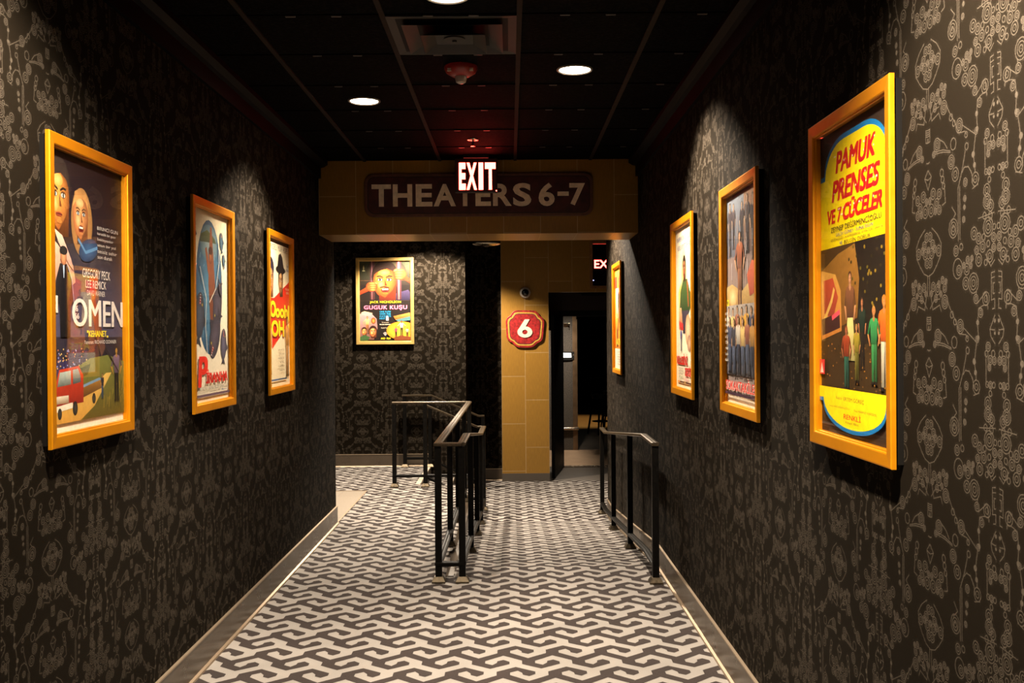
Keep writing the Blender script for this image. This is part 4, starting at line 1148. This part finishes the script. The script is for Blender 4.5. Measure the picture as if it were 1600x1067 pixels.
def art_bars(a):
    """dark sheet: grinning man behind bars gripping them, pink title and two small scenes"""
    a.rect(0, 1, 0, 1, (26, 16, 12)); a.rect(0, 1, 0, .30, (70, 74, 52), (36, 24, 18))
    a.ell(.52, .12, .25, .15, (110, 96, 60), (50, 44, 32))
    a.rect(.21, .30, 0, .48, (90, 54, 60), (60, 30, 30)); a.rect(.235, .255, 0, .48, (170, 120, 124), (120, 70, 70))
    a.poly([(.40, .47), (.62, .42), (.95, .36), (1, .40), (1, .49), (.36, .49)], (70, 56, 90), (34, 26, 50))
    a.face(.50, .255, .205, (246, 134, 52), (178, 58, 20), (40, 24, 18), -.15, 'open', eye=(40, 30, 20))
    a.stroke([(.40, .332), (.48, .318), (.58, .335)], .014, (60, 28, 18))
    a.rect(.73, .82, 0, .48, (120, 60, 70), (70, 34, 36)); a.rect(.755, .785, 0, .48, (220, 170, 170), (150, 90, 90))
    def fist(u, t, s, fl):
        a.poly([(u - fl * .02, t + s * .2), (u - fl * .34, t + s * 1.0), (u - fl * .34, t + s * 1.5), (u - fl * .05, t + s * .95)], (190, 76, 30), (110, 34, 16))
        a.ell(u, t + s * .45, s * .72, s * .62, (240, 120, 50), (150, 50, 20))
        for k in range(4):
            a.ell(u + fl * .02, t + s * (.02 + .27 * k), s * (.60 - .05 * k), s * .165, (250, 150, 74), (160, 58, 24))
        a.ell(u + fl * .09, t + s * .0, s * .30, s * .14, (250, 156, 84), (170, 66, 30), rot=fl * 30)
    fist(.24, .275, .10, 1); fist(.80, .115, .115, -1)
    a.ell(.085, .085, .010, .035, (210, 200, 150), (120, 110, 70)); a.rect(.06, .11, .115, .127, (210, 200, 150))
    a.stroke([(0, .243), (1, .243)], .002, (150, 100, 70)); a.stroke([(0, .495), (1, .495)], .002, (80, 60, 50))
    a.text('JACK NICHOLSON', .20, .81, .497, .533, (250, 226, 40), .016, 1.08)
    a.text('GUGUK KUŞU', .085, .93, .548, .618, (250, 120, 150), .035, 1.12)
    for i, s_ in enumerate(('ONE FLEW', 'OVER THE', "CUCKOO'S", 'NEST')): a.text(s_, .39, .61 - (.11 if i == 3 else 0), .622 + i * .028, .644 + i * .028, (40, 160, 210), .02)
    a.rect(.515, .565, .705, .745, (230, 226, 216)); a.ell(.54, .70, .014, .014, (240, 236, 226))
    a.text('Yoneten', .43, .57, .760, .772, (226, 206, 180)); a.text('MILOS FORMAN', .39, .61, .785, .800, (240, 224, 196), .015); a.text('Renkli Turkce', .42, .58, .828, .842, (220, 206, 180), .0)
    a.poly([(.45, .90), (.50, .885), (.55, .90), (.50, .935)], (170, 160, 160)); a.text('FILM', .455, .545, .898, .912, (60, 40, 40), .02); a.text('AND · FILM', .41, .60, .955, .978, (250, 226, 40), .02)
    # left scene
    a.poly([(0, .66), (.10, .635), (.24, .66), (.33, .72), (.35, .84), (.28, .98), (0, .985)], (196, 150, 150), (110, 70, 60)); a.poly([(.03, .64), (.10, .625), (.26, .65), (.20, .675), (.05, .668)], (236, 190, 150))
    a.ell(.27, .745, .030, .040, (250, 150, 60), (90, 30, 16)); a.person(.15, .69, .22, (240, 190, 120), (180, 110, 60), (246, 170, 100), (60, 30, 20), .7); a.face(.09, .88, .045, (246, 180, 90), (160, 80, 36), (60, 34, 20)); a.face(.26, .885, .062, (250, 176, 96), (150, 66, 30), (46, 24, 16), .3)
    a.poly([(.0, .95), (.10, .92), (.2, .95), (.16, .99), (0, .99)], (60, 90, 50))
    # right scene
    a.ell(.82, .87, .19, .115, (252, 206, 60), (226, 130, 30)); a.poly([(.66, .69), (.98, .645), (1, .69), (.70, .735)], (236, 150, 70), (170, 80, 30)); a.poly([(.70, .735), (1, .69), (1, .74), (.76, .76)], (80, 120, 120))
    a.person(.82, .745, .19, (236, 200, 190), (40, 26, 22), (190, 100, 50), (36, 20, 16), 1.0); a.person(.71, .82, .14, (170, 60, 90), (50, 30, 24), (220, 130, 70), (40, 20, 14), .6); a.person(.93, .83, .13, (210, 170, 150), (60, 30, 24), (220, 140, 80), (40, 20, 14), .6)
    a.poly([(.66, .96), (.80, .93), (1, .95), (1, .99), (.68, .99)], (120, 60, 30))

def art_yellow(a):
    """dark sheet: yellow arched field with red title, people among trees, yellow foot panel"""
    Y1, Y2, BL = (252, 222, 10), (246, 214, 0), (14, 110, 170)
    a.rect(0, 1, 0, 1, (44, 32, 24))
    def arch(d):
        p = [(0 if d else 0, .385), (0, .155 - d)]
        p += [(.075 - d * .7, .155 - d)] + [(.36 - (.285 + d * .7) * math.cos(R(x)), .155 - d - (.110) * math.sin(R(x))) for x in range(0, 91, 10)] + [(.64 + (.285 + d * .7) * math.sin(R(x)), .045 - d + .110 - .110 * math.cos(R(x))) for x in range(0, 91, 10)]
        return p + [(1, .155 - d), (1, .385)]
    a.poly(arch(.016), BL); a.poly(arch(0.0), Y1, Y2)
    for wd, t0, u0, u1 in (('PAMUK', .075, .24, .78), ('PRENSES', .165, .18, .82)):
        a.text(wd, u0, u1, t0, t0 + .075, (206, 22, 20), .05, shear=.05, c2=(186, 14, 24))
    a.text('VE 7', .10, .32, .258, .308, (206, 22, 20), .05, shear=.05); a.text('CÜCELER', .34, .87, .240, .308, (206, 22, 20), .05, shear=.05)
    rnd = random.Random(3)
    for i in range(34):
        x = rnd.uniform(.2, .86); tt = rnd.choice([.09, .115, .18, .21, .265, .285])
        a.ell(x, tt, .0035, .0035, (250, 236, 226), keep=i > 0, n=8)
    a.text('ZEYNEP DEĞİRMENCİOĞLU', .17, .86, .312, .336, (36, 30, 30), .015); a.text('SALİH GÜNEY · SUNA SELEN', .25, .76, .337, .352, (50, 66, 130), .01)
    a.text('GÜLİSTAN GÜZEY · HÜSEYİN BARADAN · AYTEN TEZEL · ÖMERCİK', .17, .88, .354, .364, (60, 50, 40), .0); a.text('VE', .30, .345, .370, .382, (70, 90, 140), .0); a.text('BELGİN DORUK', .37, .73, .366, .383, (36, 30, 30), .01)
    # wood
    a.rect(0, 1, .385, .845, (72, 50, 22), (58, 40, 18)); a.rect(.52, 1, .385, .70, (26, 20, 14), (34, 26, 16))
    a.poly([(.0, .46), (.28, .41), (.52, .39), (.58, .50), (.55, .62), (0, .68)], (150, 104, 40), (110, 70, 26))
    for i in range(90):
        x, y = rnd.uniform(0, 1), rnd.uniform(.70, .84)
        a.ell(x, y, .006, .003, rnd.choice([(170, 116, 40), (70, 44, 20), (120, 80, 34), (40, 28, 16)]), keep=i > 0, n=6)
    for i in range(40):
        x, y = rnd.uniform(.4, 1), rnd.uniform(.39, .6)
        a.ell(x, y, .008, .006, rnd.choice([(90, 76, 20), (50, 40, 16), (130, 104, 30)]), keep=i > 0, n=6)
    # loose bright bill on a trunk at the left
    a.poly([(.02, .455), (.24, .475), (.32, .53), (.33, .66), (.02, .69)], (214, 158, 70), (196, 120, 50)); a.poly([(.05, .49), (.2, .485), (.28, .55), (.2, .62), (.06, .60)], (196, 76, 46), (150, 60, 40)); a.stroke([(.05, .63), (.18, .56), (.22, .52)], .018, (226, 180, 90)); a.poly([(.02, .62), (.30, .60), (.31, .65), (.03, .675)], (60, 30, 30)); a.poly([(.18, .61), (.30, .59), (.31, .605), (.19, .625)], (226, 80, 96))
    # ordinary village people
    a.person(.62, .56, .22, (30, 44, 34), (44, 36, 30), (196, 124, 80), (60, 40, 30), .2)
    a.person(.46, .475, .30, (112, 70, 44), (214, 196, 120), (226, 156, 110), (70, 40, 24), .3, skirt=True)
    a.person(.90, .56, .275, (220, 96, 28), (214, 200, 170), (224, 140, 70), (200, 120, 40), .3, 1.1)
    a.person(.78, .59, .23, (50, 130, 70), (60, 140, 76), (214, 140, 80), (206, 130, 60), .5, 1.1)
    a.person(.56, .64, .18, (150, 130, 40), (120, 110, 40), (206, 140, 90), (150, 120, 50), .3, 1.1)
    a.person(.42, .645, .20, (150, 60, 30), (50, 100, 80), (190, 110, 70), (120, 46, 24), .4, 1.25)
    a.rect(.0, .09, .755, .805, (214, 52, 50)); a.poly([(.045, .765), (.07, .80), (.02, .80)], (250, 214, 200))
    # foot panel
    def foot(d):
        return [(0, .845 if not d else .85), (1, .845 if not d else .85), (1, .882 + d), (.93 + d, .882 + d)] + [(.5 + (.43 + d * .7) * math.cos(R(x)), .882 + d + .088 * math.sin(R(x))) for x in range(0, 181, 10)] + [(.07 - d, .882 + d), (0, .882 + d)]
    a.poly(foot(.013), BL); a.poly(foot(0), Y1, Y2)
    a.text('Rejisör', .27, .36, .872, .884, (60, 50, 40)); a.text('ERTEM GÖREÇ', .38, .66, .868, .886, (36, 30, 30), .01); a.text('Senaryo HAMDİ DEĞİRMENCİOĞLU', .17, .46, .902, .911, (70, 60, 40)); a.text('Foto MAHMUT PLARİDOL', .53, .82, .902, .911, (70, 60, 40))
    a.text('RENKLİ', .38, .62, .918, .941, (214, 40, 24), .03); a.text('hisar film', .41, .59, .946, .953, (80, 70, 40))

def art_crowd(a):
    """dusky collage: figures above, a man in a brown jacket on rocks, a row of people in jeans, red title"""
    a.rect(0, 1, 0, 1, (238, 226, 204)); a.rect(0, 1, 0, .955, (120, 96, 92), (150, 136, 130)); a.rect(0, 1, 0, .015, (70, 26, 60))
    a.rect(.0, .55, .02, .30, (120, 128, 140), (90, 92, 104)); a.rect(.55, 1, .02, .30, (150, 110, 80), (96, 76, 70))
    rnd = random.Random(12)
    for i, (x, h) in enumerate(((.12, .26), (.24, .22), (.50, .24), (.66, .27), (.83, .30), (.93, .26))):
        a.person(x, .035 + .01 * (i % 3), h, rnd.choice([(50, 44, 52), (66, 58, 64), (36, 32, 40)]), (40, 38, 46), (206, 170, 140), (30, 24, 24), .3, 1.2)
    for i in range(30):
        x, y = rnd.uniform(.02, .98), rnd.uniform(.05, .4); a.stroke([(x, y), (x + rnd.uniform(-.02, .02), y + .08)], .005, rnd.choice([(200, 200, 206), (60, 56, 66), (160, 130, 110)]), keep=i > 0)
    a.poly([(.0, .44), (.2, .43), (.5, .47), (.8, .42), (1, .40), (1, .58), (0, .58)], (206, 176, 110), (150, 110, 60)); a.ell(.22, .49, .09, .05, (232, 206, 150), (190, 150, 90))
    a.person(.44, .19, .36, (142, 78, 48), (150, 92, 58), (214, 160, 120), (40, 28, 24), .6, 1.3)
    a.poly([(.66, .40), (.80, .34), (1, .36), (1, .47), (.74, .50)], (206, 96, 60), (160, 70, 50)); a.rect(.86, 1, .485, .51, (90, 140, 80)); a.rect(.0, .1, .50, .53, (246, 206, 30)); a.ell(.05, .515, .012, .009, (40, 40, 30))
    a.rect(0, 1, .53, .86, (168, 158, 150), (96, 92, 100))
    tops = [(206, 196, 180), (70, 76, 100), (190, 140, 70), (226, 190, 120), (60, 60, 70), (214, 160, 60), (150, 90, 70)]
    for r_ in range(2):
        for i in range(7):
            a.person(.09 + i * .14 + r_ * .05, .535 + r_ * .05 + .008 * (i % 2), .27, tops[(i * 3 + r_) % 7], (92, 104, 132) if (i + r_) % 3 else (60, 66, 86), (216, 170, 130), (44, 32, 26), .25, 1.25)
    for i in range(9): a.text(['AKTAS', 'GUNES', 'YILMAZ', 'DEMIR', 'KAYA', 'OZTURK', 'SAHIN', 'ARSLAN', 'DOGAN'][i], .02, .11, .56 + i * .028, .574 + i * .028, (236, 226, 210), .0)
    a.text('SOKAKTAKİLER', .035, .985, .872, .938, (250, 220, 206), .06); a.text('SOKAKTAKİLER', .03, .98, .870, .936, (226, 40, 34), .03)
    a.rect(0, 1, .942, .956, (66, 40, 56))

def art_pale(a):
    """white sheet: man in a green shirt, blue capitals above, red capitals below"""
    a.rect(0, 1, 0, 1, (242, 228, 198))
    for s_, u0, u1, t0 in (('WARREN OATES · ISELA VEGA', .08, .98, .055), ('KRIS KRISTOFFERSON', .12, .96, .108)): a.text(s_, u0, u1, t0, t0 + .034, (60, 76, 130), .02)
    a.ell(.44, .31, .10, .19, (246, 196, 70), (242, 222, 180)); a.poly([(.15, .40), (.30, .34), (.40, .60), (.30, .70), (.16, .66)], (246, 206, 90), (242, 222, 180))
    a.ell(.83, .215, .038, .042, (240, 130, 30)); a.ell(.83, .215, .026, .028, (246, 200, 140)); a.ell(.83, .212, .012, .016, (60, 50, 60))
    a.poly([(.26, .40), (.40, .33), (.62, .33), (.78, .42), (.80, .50), (.70, .54), (.36, .54), (.20, .52)], (76, 104, 52), (44, 66, 34)); a.stroke([(.62, .34), (.68, .50)], .03, (190, 84, 40), .02)
    a.face(.47, .265, .066, (190, 112, 60), (110, 56, 30), (36, 28, 22), .1); a.poly([(.34, .52), (.70, .52), (.66, .66), (.40, .66)], (70, 62, 76), (50, 44, 60))
    a.poly([(.20, .50), (.32, .50), (.38, .60), (.32, .62), (.18, .60)], (226, 180, 130), (190, 120, 80)); a.poly([(.18, .58), (.40, .60), (.42, .64), (.2, .635)], (206, 50, 50)); a.ell(.66, .64, .09, .095, (236, 210, 170), (186, 140, 100)); a.ell(.72, .72, .06, .05, (226, 190, 150), (150, 100, 80))
    a.ell(.90, .62, .05, .07, (240, 140, 40), (200, 80, 30)); a.face(.86, .54, .040, (236, 150, 100), (170, 80, 50), (60, 36, 30)); a.person(.30, .62, .15, (90, 96, 160), (110, 120, 150), (214, 150, 110), (60, 40, 30), .2, 1.3); a.ell(.90, .71, .03, .04, (250, 120, 40), (120, 50, 30))
    a.text('KELLESİNİ', .06, .64, .782, .856, (206, 44, 34), .05); a.text('GETİRİN', .50, .98, .850, .922, (206, 44, 34), .05)
    for i, s_ in enumerate(('MARTIN BAUM', 'HELMUT DANTINE', 'GIG YOUNG')): a.text(s_, .17, .40, .872 + i * .017, .882 + i * .017, (110, 100, 90))
    a.text('RENKLI', .20, .42, .925, .938, (110, 150, 110), .01); a.text('TURKCE', .44, .72, .930, .950, (226, 130, 140), .02); a.rect(.12, 1, .955, .966, (96, 56, 40)); a.rect(.12, .24, .955, .966, (236, 150, 50)); a.rect(.46, .56, .955, .966, (190, 150, 90))

def art_fire(a):
    """yellow and red sheet with a dark figure"""
    a.rect(0, 1, 0, 1, (240, 226, 196)); a.rect(0, 1, .0, .80, (246, 190, 60), (236, 120, 40)); a.rect(.68, 1, .0, .10, (250, 216, 20)); a.rect(0, .30, .08, .2, (222, 60, 40)); a.rect(.1, .5, .2, .5, (244, 226, 190), (240, 200, 120))
    a.poly([(.45, .1), (.75, .05), (.9, .3), (.95, .55), (.6, .5)], (206, 70, 40), (230, 130, 60)); a.person(.52, .18, .44, (70, 50, 44), (60, 40, 36), (214, 130, 80), (40, 24, 18), .4, 1.2); a.face(.74, .40, .075, (236, 140, 70), (170, 60, 30), (60, 30, 20)); a.ell(.7, .6, .10, .07, (240, 90, 40), (246, 170, 50)); a.person(.3, .45, .33, (190, 150, 60), (70, 50, 40), (220, 150, 90), (50, 30, 24), .3, 1.3)
    a.text('ATES', .2, .9, .70, .77, (250, 220, 60), .04); a.rect(0, 1, .80, 1, (238, 224, 196))
    for i in range(6): a.text(['BASROLDE', 'YONETMEN', 'SENARYO', 'MUZIK', 'YAPIM', 'RENKLI'][i], .35, .9, .825 + i * .024, .838 + i * .024, (70, 60, 60), .0)

PW, PH, PZ = .71, 1.0586, 1.2856
Lr, Rr = math.pi / 2, -math.pi / 2
G = M['gold']
framed('gold framed dark blue poster with red truck, nearest on the left wall', (XL, 3.246 + PW / 2, PZ), Lr, PW, PH, art_city, G)
framed('gold framed white poster with blue oval and red title, middle of the left wall', (XL, 4.717 + PW / 2, PZ), Lr, PW, PH, art_fish, G)
framed('gold framed poster with fat yellow letters on red, furthest on the left wall', (XL, 6.203 + PW / 2, PZ), Lr, PW, PH, art_red, G)
framed('gold framed yellow topped poster with red title, nearest on the right wall', (XR, 2.620 + PW / 2, PZ), Rr, PW, PH, art_yellow, G)
framed('gold framed dusky poster crowded with figures in jeans, second on the right wall', (XR, 4.047 + PW / 2, PZ), Rr, PW, PH, art_crowd, G)
framed('gold framed white poster with man in green shirt, third on the right wall', (XR, 5.491 + PW / 2, PZ), Rr, PW, PH, art_pale, G)
framed('gold framed yellow and red poster on the right wall beyond the header beam', (XR, 9.046 + PW / 2, PZ), Rr, PW, PH, art_fire, G)
framed('pale gold framed poster of grinning man behind bars on the far wall', (-1.5885, YW, 1.558), 0, .737, 1.105, art_bars, M['gold_pale'])
